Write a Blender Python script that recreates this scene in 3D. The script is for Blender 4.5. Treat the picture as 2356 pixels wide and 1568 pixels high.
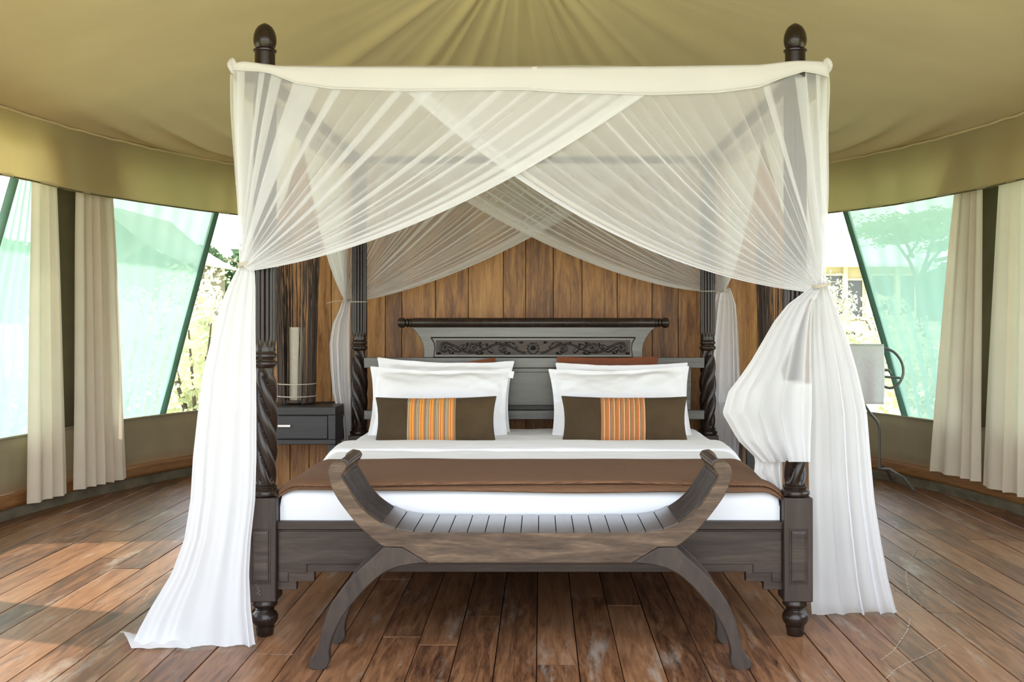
import bpy, math, random
from mathutils import Vector, Matrix, noise
random.seed(7)
PI = math.pi
scene = bpy.context.scene
for o in list(bpy.data.objects): bpy.data.objects.remove(o)

# ------------------------------------------------------------------ camera, sky, sun, exposure
F, CX, CY, CAMD, H = 2524.0, 1243.0, 730.0, 3.925, 1.135      # focal length in pixels, vanishing point, distance to bed foot, eye height
cam_d = bpy.data.cameras.new('camera'); cam = bpy.data.objects.new('camera', cam_d)
scene.collection.objects.link(cam); scene.camera = cam
cam.location = (0, -CAMD, H); cam.rotation_euler = (PI/2, 0, 0)
cam_d.sensor_width = 36; cam_d.lens = 36*F/2356
cam_d.shift_x = (1178-CX)/2356; cam_d.shift_y = (CY-784)/2356
cam_d.clip_start = .05; cam_d.clip_end = 400

world = bpy.data.worlds.new('sky'); scene.world = world; world.use_nodes = True
wn = world.node_tree.nodes; wl = world.node_tree.links; wn.clear()
wo = wn.new('ShaderNodeOutputWorld'); wb = wn.new('ShaderNodeBackground'); wl.new(wb.outputs[0], wo.inputs[0])
tc = wn.new('ShaderNodeTexCoord'); sp = wn.new('ShaderNodeSeparateXYZ'); rp = wn.new('ShaderNodeValToRGB')
wl.new(tc.outputs['Generated'], sp.inputs[0]); wl.new(sp.outputs['Z'], rp.inputs[0]); wl.new(rp.outputs[0], wb.inputs[0])
rp.color_ramp.elements[0].position = 0; rp.color_ramp.elements[0].color = (.96, .975, 1, 1)
rp.color_ramp.elements[1].position = .8; rp.color_ramp.elements[1].color = (.66, .80, 1, 1)
wb.inputs[1].default_value = 3.0
sun_d = bpy.data.lights.new('sun', 'SUN'); sun = bpy.data.objects.new('sun', sun_d); scene.collection.objects.link(sun)
sun_d.energy = 4; sun_d.angle = .02; sun_d.color = (1, .9, .74)
sun.rotation_euler = Vector((1.0, -.32, -1.0)).to_track_quat('-Z', 'Y').to_euler()

scene.view_settings.view_transform = 'Standard'; scene.view_settings.look = 'None'
scene.view_settings.gamma = 1; scene.view_settings.use_curve_mapping = False
scene.view_settings.exposure = 0.65
scene.cycles.transparent_max_bounces = 32
scene.cycles.max_bounces = 10; scene.cycles.diffuse_bounces = 6; scene.cycles.transmission_bounces = 8

# ------------------------------------------------------------------ helpers
def P(px, py, Y):
    D = CAMD+Y
    return Vector(((px-CX)*D/F, Y, H-(py-CY)*D/F))
def FL(px, py, z=0.0):                                        # the point at height z seen at a pixel
    D = (H-z)*F/(py-CY)
    return Vector(((px-CX)*D/F, D-CAMD, z))
def lerp(a, b, t): return a+(b-a)*t
def clamp(v, a=0., b=1.): return max(a, min(b, v))
def smooth(t): t = clamp(t); return t*t*(3-2*t)
def interp(x, pts):
    if x <= pts[0][0]: return pts[0][1]
    for (a, va), (b, vb) in zip(pts, pts[1:]):
        if x <= b: return va+(vb-va)*(x-a)/(b-a)
    return pts[-1][1]
def nz(x, y=0., z=0.): return noise.noise(Vector((x, y, z)))

class MB:
    def __init__(s): s.v = []; s.f = []; s.a = []; s.mi = []
    def vert(s, p, a=0.): s.v.append(tuple(p)); s.a.append(a); return len(s.v)-1
    def face(s, f, mi=0): s.f.append(tuple(f)); s.mi.append(mi)
    def box(s, x0, x1, y0, y1, z0, z1):
        b = len(s.v)
        for x in (x0, x1):
            for y in (y0, y1):
                for z in (z0, z1): s.vert((x, y, z))
        for f in ((0,1,3,2),(4,6,7,5),(0,4,5,1),(2,3,7,6),(0,2,6,4),(1,5,7,3)): s.face([b+i for i in f])
        return s
    def grid(s, fn, nu, nv, wrap=False):
        b = len(s.v)
        for j in range(nv+1):
            for i in range(nu if wrap else nu+1):
                r = fn(i/nu, j/nv)
                if isinstance(r, tuple) and len(r) == 2 and not isinstance(r[0], (int, float)): s.vert(r[0], r[1])
                else: s.vert(r)
        w = nu if wrap else nu+1
        for j in range(nv):
            for i in range(nu):
                i2 = (i+1) % w
                s.face((b+j*w+i, b+j*w+i2, b+(j+1)*w+i2, b+(j+1)*w+i))
        return s
    def tube(s, pts, r, n=8, caps=True):
        pts = [Vector(p) for p in pts]
        rs = r if isinstance(r, (list, tuple)) else [r]*len(pts)
        b = len(s.v); up = None
        for k, p in enumerate(pts):
            d = (pts[min(k+1, len(pts)-1)]-pts[max(k-1, 0)])
            if d.length < 1e-9: d = Vector((0, 0, 1))
            d.normalize()
            if up is None:
                up = Vector((0, 0, 1)) if abs(d.z) < .9 else Vector((1, 0, 0))
            a = d.cross(up)
            if a.length < 1e-6: a = d.orthogonal()
            a.normalize(); c = a.cross(d); up = c
            for i in range(n):
                t = 2*PI*i/n; s.vert(p+(a*math.cos(t)+c*math.sin(t))*rs[k])
        for k in range(len(pts)-1):
            for i in range(n):
                j = (i+1) % n
                s.face((b+k*n+i, b+k*n+j, b+(k+1)*n+j, b+(k+1)*n+i))
        if caps:
            s.face([b+i for i in range(n)][::-1]); s.face([b+(len(pts)-1)*n+i for i in range(n)])
        return s
    def lathe(s, prof, n=32, c=(0, 0, 0), axis='z', fn=None):
        b = len(s.v); c = Vector(c)
        for (r, h) in prof:
            for i in range(n):
                t = 2*PI*i/n; rr = fn(t, h, r) if fn else r
                q = (rr*math.cos(t), rr*math.sin(t), h) if axis == 'z' else (h, rr*math.cos(t), rr*math.sin(t)) if axis == 'x' else (rr*math.sin(t), h, rr*math.cos(t))
                s.vert(c+Vector(q))
        for k in range(len(prof)-1):
            for i in range(n):
                j = (i+1) % n
                s.face((b+k*n+i, b+k*n+j, b+(k+1)*n+j, b+(k+1)*n+i))
        s.face([b+i for i in range(n)][::-1]); s.face([b+(len(prof)-1)*n+i for i in range(n)])
        return s
    def prism(s, poly, y0, y1):                               # outline in (x, z), thickness along y
        b = len(s.v); n = len(poly)
        for y in (y0, y1):
            for (x, z) in poly: s.vert((x, y, z))
        s.face([b+i for i in range(n)]); s.face([b+n+i for i in range(n)][::-1])
        for i in range(n):
            j = (i+1) % n; s.face((b+i, b+n+i, b+n+j, b+j))
        return s
    def build(s, name, mat, parent=None, sharp=35, smooth_=True, bevel=0, solid=0, loc=None, seg=2):
        me = bpy.data.meshes.new(name); me.from_pydata(s.v, [], s.f); 
        if any(s.a):
            at = me.attributes.new('dens', 'FLOAT', 'POINT'); at.data.foreach_set('value', s.a)
        mats = mat if isinstance(mat, (list, tuple)) else [mat]
        for m in mats: me.materials.append(m)
        if len(mats) > 1: me.polygons.foreach_set('material_index', s.mi)
        if smooth_:
            me.polygons.foreach_set('use_smooth', [True]*len(me.polygons))
            if sharp and sharp < 180: me.set_sharp_from_angle(angle=math.radians(sharp))
        me.update()
        o = bpy.data.objects.new(name, me); scene.collection.objects.link(o)
        if loc is not None: o.location = loc
        if parent is not None: o.parent = parent
        if solid:
            m = o.modifiers.new('thick', 'SOLIDIFY'); m.thickness = solid; m.offset = 0
        if bevel:
            m = o.modifiers.new('edge', 'BEVEL'); m.width = bevel; m.segments = seg; m.limit_method = 'ANGLE'; m.angle_limit = math.radians(40)
        return o
def fixn(o):
    import bmesh
    bm = bmesh.new(); bm.from_mesh(o.data); bmesh.ops.recalc_face_normals(bm, faces=bm.faces); bm.to_mesh(o.data); bm.free(); return o
def tag(o, label=None, cat=None, group=None, kind=None):
    for k, v in (('label', label), ('category', cat), ('group', group), ('kind', kind)):
        if v: o[k] = v
    return o
def thing(name, loc, label, cat, group=None, kind=None):
    o = bpy.data.objects.new(name, None); scene.collection.objects.link(o); o.location = loc; o.empty_display_size = .05
    return tag(o, label, cat, group, kind)
def struct(name, loc=(0, 0, 0), label=None, cat='structure'):
    return thing(name, loc, label, cat, None, 'structure')
def dup(o, loc=None, parent=None, name=None):
    c = o.copy(); scene.collection.objects.link(c)
    if loc is not None: c.location = loc
    if parent is not None: c.parent = parent
    return c
def dup_tree(o, parent=None):
    c = o.copy(); scene.collection.objects.link(c)
    if parent is not None: c.parent = parent
    for ch in list(o.children): dup_tree(ch, c)
    return c

# ------------------------------------------------------------------ materials
def mat(name):
    m = bpy.data.materials.new(name); m.use_nodes = True
    nt = m.node_tree; return m, nt, nt.nodes['Principled BSDF'], nt.nodes['Material Output']
def N(nt, t, **kw):
    n = nt.nodes.new(t)
    for k, v in kw.items():
        if k.startswith('i_'): n.inputs[k[2:].replace('_', ' ')].default_value = v
        else: setattr(n, k, v)
    return n
def ramp(nt, src, stops):
    r = nt.nodes.new('ShaderNodeValToRGB'); e = r.color_ramp.elements
    while len(e) < len(stops): e.new(.5)
    for k, (p, c) in enumerate(stops):
        e[k].position = p; e[k].color = (*c, 1) if len(c) == 3 else c
    nt.links.new(src, r.inputs[0]); return r
def lin(r, g, b): return tuple(((c/255)/12.92 if c/255 <= .04045 else ((c/255+.055)/1.055)**2.4) for c in (r, g, b))
def coords(nt, scale=(1, 1, 1), rand=False, kind='Object'):
    t = N(nt, 'ShaderNodeTexCoord'); mp = N(nt, 'ShaderNodeMapping'); mp.inputs['Scale'].default_value = scale
    nt.links.new(t.outputs[kind], mp.inputs[0])
    if rand:
        oi = N(nt, 'ShaderNodeObjectInfo'); mu = N(nt, 'ShaderNodeMath', operation='MULTIPLY'); mu.inputs[1].default_value = 37
        nt.links.new(oi.outputs['Random'], mu.inputs[0]); nt.links.new(mu.outputs[0], mp.inputs['Location'])
    return mp
def wood(name, stops, scale=(6, 6, .6), rough=(.3, .5), bump=.15, rand=False, coat=0, spec=.5, wear=None, detail=6):
    m, nt, b, out = mat(name)
    mp = coords(nt, scale, rand)
    n1 = N(nt, 'ShaderNodeTexNoise'); n1.inputs['Scale'].default_value = 3; n1.inputs['Detail'].default_value = detail; n1.inputs['Distortion'].default_value = 1.2
    nt.links.new(mp.outputs[0], n1.inputs['Vector'])
    n2 = N(nt, 'ShaderNodeTexNoise'); n2.inputs['Scale'].default_value = 22; n2.inputs['Detail'].default_value = 3
    nt.links.new(mp.outputs[0], n2.inputs['Vector'])
    mx = N(nt, 'ShaderNodeMix'); mx.data_type = 'FLOAT'; mx.inputs[0].default_value = .3
    nt.links.new(n1.outputs[0], mx.inputs[2]); nt.links.new(n2.outputs[0], mx.inputs[3])
    src = mx.outputs[0]
    if rand:
        oi = N(nt, 'ShaderNodeObjectInfo'); ma = N(nt, 'ShaderNodeMath', operation='MULTIPLY_ADD'); ma.inputs[1].default_value = .22; ma.inputs[2].default_value = -.11
        nt.links.new(oi.outputs['Random'], ma.inputs[0]); ad = N(nt, 'ShaderNodeMath', operation='ADD')
        nt.links.new(src, ad.inputs[0]); nt.links.new(ma.outputs[0], ad.inputs[1]); src = ad.outputs[0]
    r = ramp(nt, src, stops); col = r.outputs[0]
    if wear:
        wmp = coords(nt, (1, 1, 1), False, 'Object'); 
        g = N(nt, 'ShaderNodeNewGeometry'); wmp = N(nt, 'ShaderNodeMapping'); wmp.inputs['Scale'].default_value = wear['scale']
        nt.links.new(g.outputs['Position'], wmp.inputs[0])
        wnn = N(nt, 'ShaderNodeTexNoise'); wnn.inputs['Scale'].default_value = wear['freq']; wnn.inputs['Detail'].default_value = 8; wnn.inputs['Roughness'].default_value = .7
        nt.links.new(wmp.outputs[0], wnn.inputs['Vector'])
        wr = ramp(nt, wnn.outputs[0], [(wear['lo'], (0, 0, 0)), (wear['hi'], (wear['amt'],)*3)])
        m2 = N(nt, 'ShaderNodeMix'); m2.data_type = 'RGBA'; nt.links.new(wr.outputs[0], m2.inputs[0]); nt.links.new(col, m2.inputs[6]); m2.inputs[7].default_value = (*wear['col'], 1)
        col = m2.outputs[2]
    nt.links.new(col, b.inputs['Base Color'])
    rr = N(nt, 'ShaderNodeMapRange'); rr.inputs[3].default_value = rough[0]; rr.inputs[4].default_value = rough[1]
    nt.links.new(n2.outputs[0], rr.inputs[0]); nt.links.new(rr.outputs[0], b.inputs['Roughness'])
    bp = N(nt, 'ShaderNodeBump'); bp.inputs['Strength'].default_value = bump; bp.inputs['Distance'].default_value = .004
    nt.links.new(mx.outputs[0], bp.inputs['Height']); nt.links.new(bp.outputs[0], b.inputs['Normal'])
    b.inputs['Specular IOR Level'].default_value = spec; bp.inputs['Distance'].default_value = .0015; b.inputs['Coat Weight'].default_value = coat; b.inputs['Coat Roughness'].default_value = .25
    return m
def cloth(name, col, col2=None, rough=.9, trans=0., bump=.2, scale=6, weave=0, sheen=.1):
    m, nt, b, out = mat(name)
    mp = coords(nt)
    n1 = N(nt, 'ShaderNodeTexNoise'); n1.inputs['Scale'].default_value = scale; n1.inputs['Detail'].default_value = 4
    nt.links.new(mp.outputs[0], n1.inputs['Vector'])
    r = ramp(nt, n1.outputs[0], [(.3, col), (.7, col2 or col)])
    nt.links.new(r.outputs[0], b.inputs['Base Color']); b.inputs['Roughness'].default_value = rough
    b.inputs['Sheen Weight'].default_value = sheen; b.inputs['Specular IOR Level'].default_value = .2
    bp = N(nt, 'ShaderNodeBump'); bp.inputs['Strength'].default_value = bump; bp.inputs['Distance'].default_value = .01
    nt.links.new(n1.outputs[0], bp.inputs['Height']); nrm = bp.outputs[0]
    if weave:
        w = N(nt, 'ShaderNodeTexWave'); w.inputs['Scale'].default_value = weave; w.bands_direction = 'X'
        nt.links.new(mp.outputs[0], w.inputs['Vector'])
        b2 = N(nt, 'ShaderNodeBump'); b2.inputs['Strength'].default_value = .4; b2.inputs['Distance'].default_value = .002
        nt.links.new(w.outputs['Fac'], b2.inputs['Height']); nt.links.new(nrm, b2.inputs['Normal']); nrm = b2.outputs[0]
    nt.links.new(nrm, b.inputs['Normal'])
    if trans:
        t = N(nt, 'ShaderNodeBsdfTranslucent'); nt.links.new(r.outputs[0], t.inputs[0]); ms = N(nt, 'ShaderNodeMixShader'); ms.inputs[0].default_value = trans
        nt.links.new(b.outputs[0], ms.inputs[1]); nt.links.new(t.outputs[0], ms.inputs[2]); nt.links.new(ms.outputs[0], out.inputs[0])
    return m
def sheer(name, col, a0, k_dens=.45, threads=False, trans=.5):
    """see-through woven net: cover grows where the cloth turns away from the eye, as thread cover does"""
    m, nt, b, out = mat(name)
    g = N(nt, 'ShaderNodeNewGeometry'); dt = N(nt, 'ShaderNodeVectorMath', operation='DOT_PRODUCT')
    nt.links.new(g.outputs['Normal'], dt.inputs[0]); nt.links.new(g.outputs['Incoming'], dt.inputs[1])
    ab = N(nt, 'ShaderNodeMath', operation='ABSOLUTE'); nt.links.new(dt.outputs['Value'], ab.inputs[0])
    mx = N(nt, 'ShaderNodeMath', operation='MAXIMUM'); mx.inputs[1].default_value = .12; nt.links.new(ab.outputs[0], mx.inputs[0])
    inv = N(nt, 'ShaderNodeMath', operation='DIVIDE'); inv.inputs[0].default_value = 1; nt.links.new(mx.outputs[0], inv.inputs[1])
    at = N(nt, 'ShaderNodeAttribute'); at.attribute_name = 'dens'
    ma = N(nt, 'ShaderNodeMath', operation='MULTIPLY_ADD'); ma.inputs[1].default_value = -k_dens; ma.inputs[2].default_value = 1-a0
    nt.links.new(at.outputs['Fac'], ma.inputs[0])
    cl = N(nt, 'ShaderNodeMath', operation='MAXIMUM'); cl.inputs[1].default_value = .02; nt.links.new(ma.outputs[0], cl.inputs[0])
    pw = N(nt, 'ShaderNodeMath', operation='POWER'); nt.links.new(cl.outputs[0], pw.inputs[0]); nt.links.new(inv.outputs[0], pw.inputs[1])
    hole = pw.outputs[0]
    if threads:
        mp = coords(nt, (1, 1, 1)); n1 = N(nt, 'ShaderNodeTexNoise'); n1.inputs['Scale'].default_value = 2.2; n1.inputs['Detail'].default_value = 8
        nt.links.new(mp.outputs[0], n1.inputs['Vector']); mr = N(nt, 'ShaderNodeMapRange'); mr.inputs[1].default_value = .35; mr.inputs[2].default_value = .65; mr.inputs[3].default_value = .8; mr.inputs[4].default_value = 1.15
        nt.links.new(n1.outputs[0], mr.inputs[0]); mm = N(nt, 'ShaderNodeMath', operation='MULTIPLY'); nt.links.new(hole, mm.inputs[0]); nt.links.new(mr.outputs[0], mm.inputs[1]); hole = mm.outputs[0]
    df = N(nt, 'ShaderNodeBsdfDiffuse'); df.inputs[0].default_value = (*col, 1); tr = N(nt, 'ShaderNodeBsdfTranslucent'); tr.inputs[0].default_value = (*col, 1)
    m1 = N(nt, 'ShaderNodeMixShader'); m1.inputs[0].default_value = trans; nt.links.new(df.outputs[0], m1.inputs[1]); nt.links.new(tr.outputs[0], m1.inputs[2])
    tp = N(nt, 'ShaderNodeBsdfTransparent'); m2 = N(nt, 'ShaderNodeMixShader')
    nt.links.new(hole, m2.inputs[0]); nt.links.new(m1.outputs[0], m2.inputs[1]); nt.links.new(tp.outputs[0], m2.inputs[2]); nt.links.new(m2.outputs[0], out.inputs[0])
    nt.nodes.remove(b); return m
def plain(name, col, rough=.5, metal=0, spec=.5):
    m, nt, b, out = mat(name); b.inputs['Base Color'].default_value = (*col, 1); b.inputs['Roughness'].default_value = rough
    b.inputs['Metallic'].default_value = metal; b.inputs['Specular IOR Level'].default_value = spec
    mp = coords(nt); n1 = N(nt, 'ShaderNodeTexNoise'); n1.inputs['Scale'].default_value = 40
    nt.links.new(mp.outputs[0], n1.inputs['Vector']); mr = N(nt, 'ShaderNodeMapRange'); mr.inputs[3].default_value = max(0, rough-.08); mr.inputs[4].default_value = rough+.08
    nt.links.new(n1.outputs[0], mr.inputs[0]); nt.links.new(mr.outputs[0], b.inputs['Roughness']); return m

M = {}
M['dark_post'] = wood('dark polished wood', [(.3, (.012, .007, .005)), (.7, (.026, .015, .010))], (5, 5, 1), (.24, .26), .0, coat=0, spec=.42, detail=2)
M['bed_wood'] = wood('dark stained bed wood', [(.3, (.022, .014, .011)), (.5, (.045, .03, .023)), (.75, (.085, .06, .045))], (.7, 5, 7), (.36, .5), .12, coat=0, spec=.35)
M['plinth_wood'] = wood('dark stained plinth wood', [(.3, (.024, .016, .012)), (.7, (.055, .038, .03))], (6, 6, .7), (.36, .5), .12, coat=0, spec=.35)
M['head_wood'] = wood('grey brown headboard wood', [(.3, (.045, .04, .034)), (.55, (.09, .085, .075)), (.8, (.15, .14, .125))], (.7, 5, 7), (.24, .38), .1, coat=.55)
M['carved_wood'] = wood('carved dark wood', [(.3, (.009, .006, .0045)), (.7, (.028, .019, .014))], (4, 4, 4), (.3, .4), .05, spec=.4)
M['bench_wood'] = wood('worn brown bench wood', [(.28, (.036, .023, .016)), (.5, (.088, .058, .038)), (.78, (.23, .15, .09))], (1.1, 9, 9), (.45, .6), .12, spec=.25)
M['bench_leg'] = wood('dark bench leg wood', [(.28, (.022, .016, .013)), (.6, (.05, .035, .027)), (.85, (.09, .064, .048))], (3, 3, 1.2), (.45, .6), .1, spec=.3)
M['slat_wood'] = wood('polished dark slat wood', [(.3, (.026, .022, .024)), (.7, (.065, .055, .055))], (6, .8, 6), (.20, .3), .05, coat=.7)
M['arm_wood'] = wood('dark ribbed slat wood', [(.3, (.016, .013, .013)), (.7, (.045, .036, .034))], (2, 6, 2), (.38, .45), .03, spec=.35)
M['night_wood'] = wood('charcoal stained wood', [(.3, (.014, .014, .015)), (.7, (.035, .034, .036))], (.8, 5, 6), (.38, .5), .06)
M['timber'] = wood('warm timber wall boards', [(.25, (.07, .024, .007)), (.40, (.18, .072, .018)), (.56, (.36, .165, .045)), (.82, (.56, .31, .10))], (9, 9, .9), (.38, .55), .12, rand=True)
M['floor'] = wood('worn floor boards', [(.24, (.04, .016, .008)), (.40, (.13, .054, .024)), (.52, (.22, .098, .042)), (.66, (.29, .14, .066)), (.85, (.40, .22, .12))], (11, 1.0, 11), (.34, .52), .3, rand=True,
                  wear=dict(scale=(5, .9, 1), freq=1.5, lo=.56, hi=.68, amt=.6, col=(.42, .36, .29)), coat=.05)
M['scratch'] = plain('pale scratched wood', (.42, .34, .26), .8)
M['rear_trim'] = wood('orange brown wall rail', [(.3, (.16, .065, .02)), (.7, (.34, .16, .05))], (1, 1, 8), (.4, .6), .1)
M['canvas'] = cloth('tent liner canvas', (.72, .60, .36), (.76, .64, .39), trans=.0, bump=.15, scale=3)
M['valance'] = cloth('valance canvas', (.72, .63, .42), (.76, .67, .45), trans=.62, bump=.15, scale=3)
M['wall_canvas'] = cloth('wall canvas', (.31, .265, .17), (.37, .31, .20), trans=.12, bump=.15, scale=3)
M['panel_canvas'] = cloth('olive canvas panel', (.12, .105, .055), (.15, .13, .07), bump=.1)
M['skirt'] = cloth('floor skirt canvas', (.10, .085, .055), (.18, .15, .10), bump=.3, scale=9)
M['fly'] = cloth('outer fly canvas', (.55, .5, .36), bump=.1)
M['curtain'] = cloth('cream window curtain', (.84, .74, .60), (.88, .79, .65), trans=.25, bump=.1)
M['net'] = sheer('white bed net', (.88, .88, .885), .44)
M['net_tail'] = sheer('white bed net gathered', (.90, .905, .92), .84, .15)
M['header'] = cloth('white cotton header', (.73, .71, .70), (.76, .74, .73), trans=.25, bump=.05)
M['mesh_green'] = sheer('green window netting', (.36, .58, .50), .77, .15, threads=True, trans=.5)
M['green_edge'] = cloth('green webbing', (.09, .17, .13), (.12, .22, .17))
M['sheet'] = cloth('white cotton sheet', (.76, .77, .80), (.80, .81, .84), bump=.08, scale=5)
M['mattress'] = cloth('white mattress cover', (.76, .77, .80), (.80, .81, .84), bump=.05, scale=5)
M['pillow'] = cloth('white pillow cotton', (.78, .79, .82), (.82, .83, .86), bump=.12, scale=4)
M['rust'] = cloth('rust brown cotton', (.15, .048, .022), (.2, .065, .03), bump=.2)
M['cushion'] = cloth('dark olive brown cloth', (.055, .036, .018), (.085, .056, .027), bump=.1, weave=120, sheen=.05)
M['string'] = plain('pale string', (.5, .45, .36), .8)
M['steel'] = plain('brushed steel', (.75, .75, .75), .3, 1)
M['iron'] = plain('grey iron', (.17, .17, .16), .4, .6)
M['shade'] = cloth('cream paper shade', (.72, .68, .56), (.8, .76, .64), trans=.3, bump=.3, scale=60)
M['twig'] = wood('dark twig bark', [(.3, (.02, .012, .008)), (.7, (.075, .045, .028))], (30, 30, 2), (.5, .7), .3, rand=True)
M['stone'] = plain('dark pebble', (.03, .028, .026), .4)
M['towel'] = cloth('white towel', (.86, .86, .9), (.9, .9, .93), bump=.4, scale=30)
M['cable'] = plain('black cable', (.01, .01, .01), .5)
def runner_mat():
    m, nt, b, out = mat('brown woven runner'); mp = coords(nt, (1, 1, 1))
    w = N(nt, 'ShaderNodeTexWave'); w.inputs['Scale'].default_value = 110; w.bands_direction = 'Y'; w.inputs['Distortion'].default_value = 1.5; w.inputs['Detail'].default_value = 3
    nt.links.new(mp.outputs[0], w.inputs['Vector'])
    n = N(nt, 'ShaderNodeTexNoise'); n.inputs['Scale'].default_value = 60; mp2 = coords(nt, (.3, 3, 1)); nt.links.new(mp2.outputs[0], n.inputs['Vector'])
    mx = N(nt, 'ShaderNodeMix'); mx.data_type = 'FLOAT'; mx.inputs[0].default_value = .5; nt.links.new(w.outputs['Fac'], mx.inputs[2]); nt.links.new(n.outputs[0], mx.inputs[3])
    r = ramp(nt, mx.outputs[0], [(.25, (.085, .038, .017)), (.75, (.21, .105, .052))]); nt.links.new(r.outputs[0], b.inputs['Base Color']); b.inputs['Roughness'].default_value = .9
    bp = N(nt, 'ShaderNodeBump'); bp.inputs['Strength'].default_value = .5; bp.inputs['Distance'].default_value = .002; nt.links.new(mx.outputs[0], bp.inputs['Height']); nt.links.new(bp.outputs[0], b.inputs['Normal'])
    return m
M['runner'] = runner_mat()
def stripe_mat(name, pattern, x0, x1):
    """woven stripes along the cushion's own x: pattern is a list of (width, colour)"""
    m, nt, b, out = mat(name); t = N(nt, 'ShaderNodeTexCoord'); s = N(nt, 'ShaderNodeSeparateXYZ'); nt.links.new(t.outputs['Object'], s.inputs[0])
    mr = N(nt, 'ShaderNodeMapRange'); mr.inputs[1].default_value = x0; mr.inputs[2].default_value = x1; nt.links.new(s.outputs['X'], mr.inputs[0])
    n = pattern['repeat']; mu = N(nt, 'ShaderNodeMath', operation='MULTIPLY'); mu.inputs[1].default_value = n; nt.links.new(mr.outputs[0], mu.inputs[0])
    fr = N(nt, 'ShaderNodeMath', operation='FRACT'); nt.links.new(mu.outputs[0], fr.inputs[0])
    st = []; pos = 0
    for w, c in pattern['stripes']: st.append((pos, c)); pos += w
    r = ramp(nt, fr.outputs[0], st); r.color_ramp.interpolation = 'CONSTANT'
    nt.links.new(r.outputs[0], b.inputs['Base Color']); b.inputs['Roughness'].default_value = .85
    w = N(nt, 'ShaderNodeTexWave'); w.inputs['Scale'].default_value = 150; w.bands_direction = 'Z'; nt.links.new(t.outputs['Object'], w.inputs['Vector'])
    bp = N(nt, 'ShaderNodeBump'); bp.inputs['Strength'].default_value = .3; bp.inputs['Distance'].default_value = .002; nt.links.new(w.outputs['Fac'], bp.inputs['Height']); nt.links.new(bp.outputs[0], b.inputs['Normal'])
    return m

# ------------------------------------------------------------------ tent shell (an oval on plan)
EX, EY, EA, EB = -.1, 1.5, 2.95, 4.4
def ell(th, k=1.0, z=0.0): return Vector((EX+EA*k*math.sin(th), EY+EB*k*math.cos(th), z))
def th_at(px, k=1.0):
    lo, hi = math.radians(-115), math.radians(115)
    for _ in range(50):
        mid = (lo+hi)/2; p = ell(mid, k)
        if CX+F*p.x/(p.y+CAMD) < px: lo = mid
        else: hi = mid
    return (lo+hi)/2
OPEN = math.radians(138)

# floor: boards run away from the camera
floor = struct('floor', label='worn reddish brown timber board floor')
PW = .1375
lengths = {}
def plank_mesh(L):
    if L in lengths: return lengths[L]
    w = PW-.0035; b = MB(); h = .0015
    # chamfered board
    b.prism([(-w/2, -.03), (w/2, -.03), (w/2, -h), (w/2-h, 0), (-w/2+h, 0), (-w/2, -h)], 0, L-.003)
    me = bpy.data.meshes.new('plank'); me.from_pydata(b.v, [], b.f); me.materials.append(M['floor']); me.update(); lengths[L] = me; return me
rnd = random.Random(3)
for i in range(-25, 26):
    x = i*PW+.5*PW-.012
    y = -2.9 + rnd.random()*-1.2
    xx = abs(x-EX)/3.15
    if xx > 1: continue
    yend = EY+4.7*math.sqrt(1-xx*xx)+.1; yst = max(-3.2, EY-5.2*math.sqrt(1-xx*xx))
    while y < yend:
        L = rnd.choice([1.8, 2.2, 2.6, 3.2]);
        if y+L > yst:
            o = bpy.data.objects.new('plank', plank_mesh(L)); scene.collection.objects.link(o); o.parent = floor
            o.location = (x, y, rnd.uniform(-.0012, .0012)); o.rotation_euler = (0, rnd.uniform(-.004, .004), 0)
        y += L
MB().box(-3.6, 3.5, -3.3, 6.6, -.09, -.035).build('subfloor', M['skirt'], floor, smooth_=False)

for k, pts in enumerate(([(2112, 1261), (2092, 1290), (2086, 1305), (2084, 1328), (2092, 1364), (2122, 1395)], [(2039, 1271), (2075, 1267), (2110, 1261)], [(2055, 1356), (2100, 1370), (2150, 1388), (2185, 1399)], [(2075, 1403), (2120, 1402), (2173, 1407)],
                         [(2094, 1423), (2088, 1450), (2068, 1480), (2055, 1498), (2027, 1518)], [(2039, 1561), (2060, 1540), (2086, 1525), (2130, 1508), (2177, 1484)], [(588, 1504), (640, 1506), (676, 1506)], [(330, 1380), (345, 1360), (372, 1342)])):
    sb_ = MB()
    for (a, b_) in zip(pts, pts[1:]):
        p, q = FL(*a), FL(*b_); nn = 10; d = (q-p).normalized(); e = Vector((-d.y, d.x, 0))
        for i in range(nn):
            w = .0035*max(0, nz(i*.9+k*7, a[0])+.45)
            if w < .0006: continue
            c1, c2 = p.lerp(q, i/nn), p.lerp(q, (i+1)/nn); z_ = Vector((0, 0, .0016)); o_ = e*.002*nz(i*2.1, k)
            q0 = sb_.vert(c1-e*w+z_+o_); sb_.vert(c2-e*w+z_+o_); sb_.vert(c2+e*w+z_+o_); sb_.vert(c1+e*w+z_+o_); sb_.face((q0, q0+1, q0+2, q0+3))
    sb_.build('scratch', M['scratch'], floor, smooth_=False)

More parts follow.
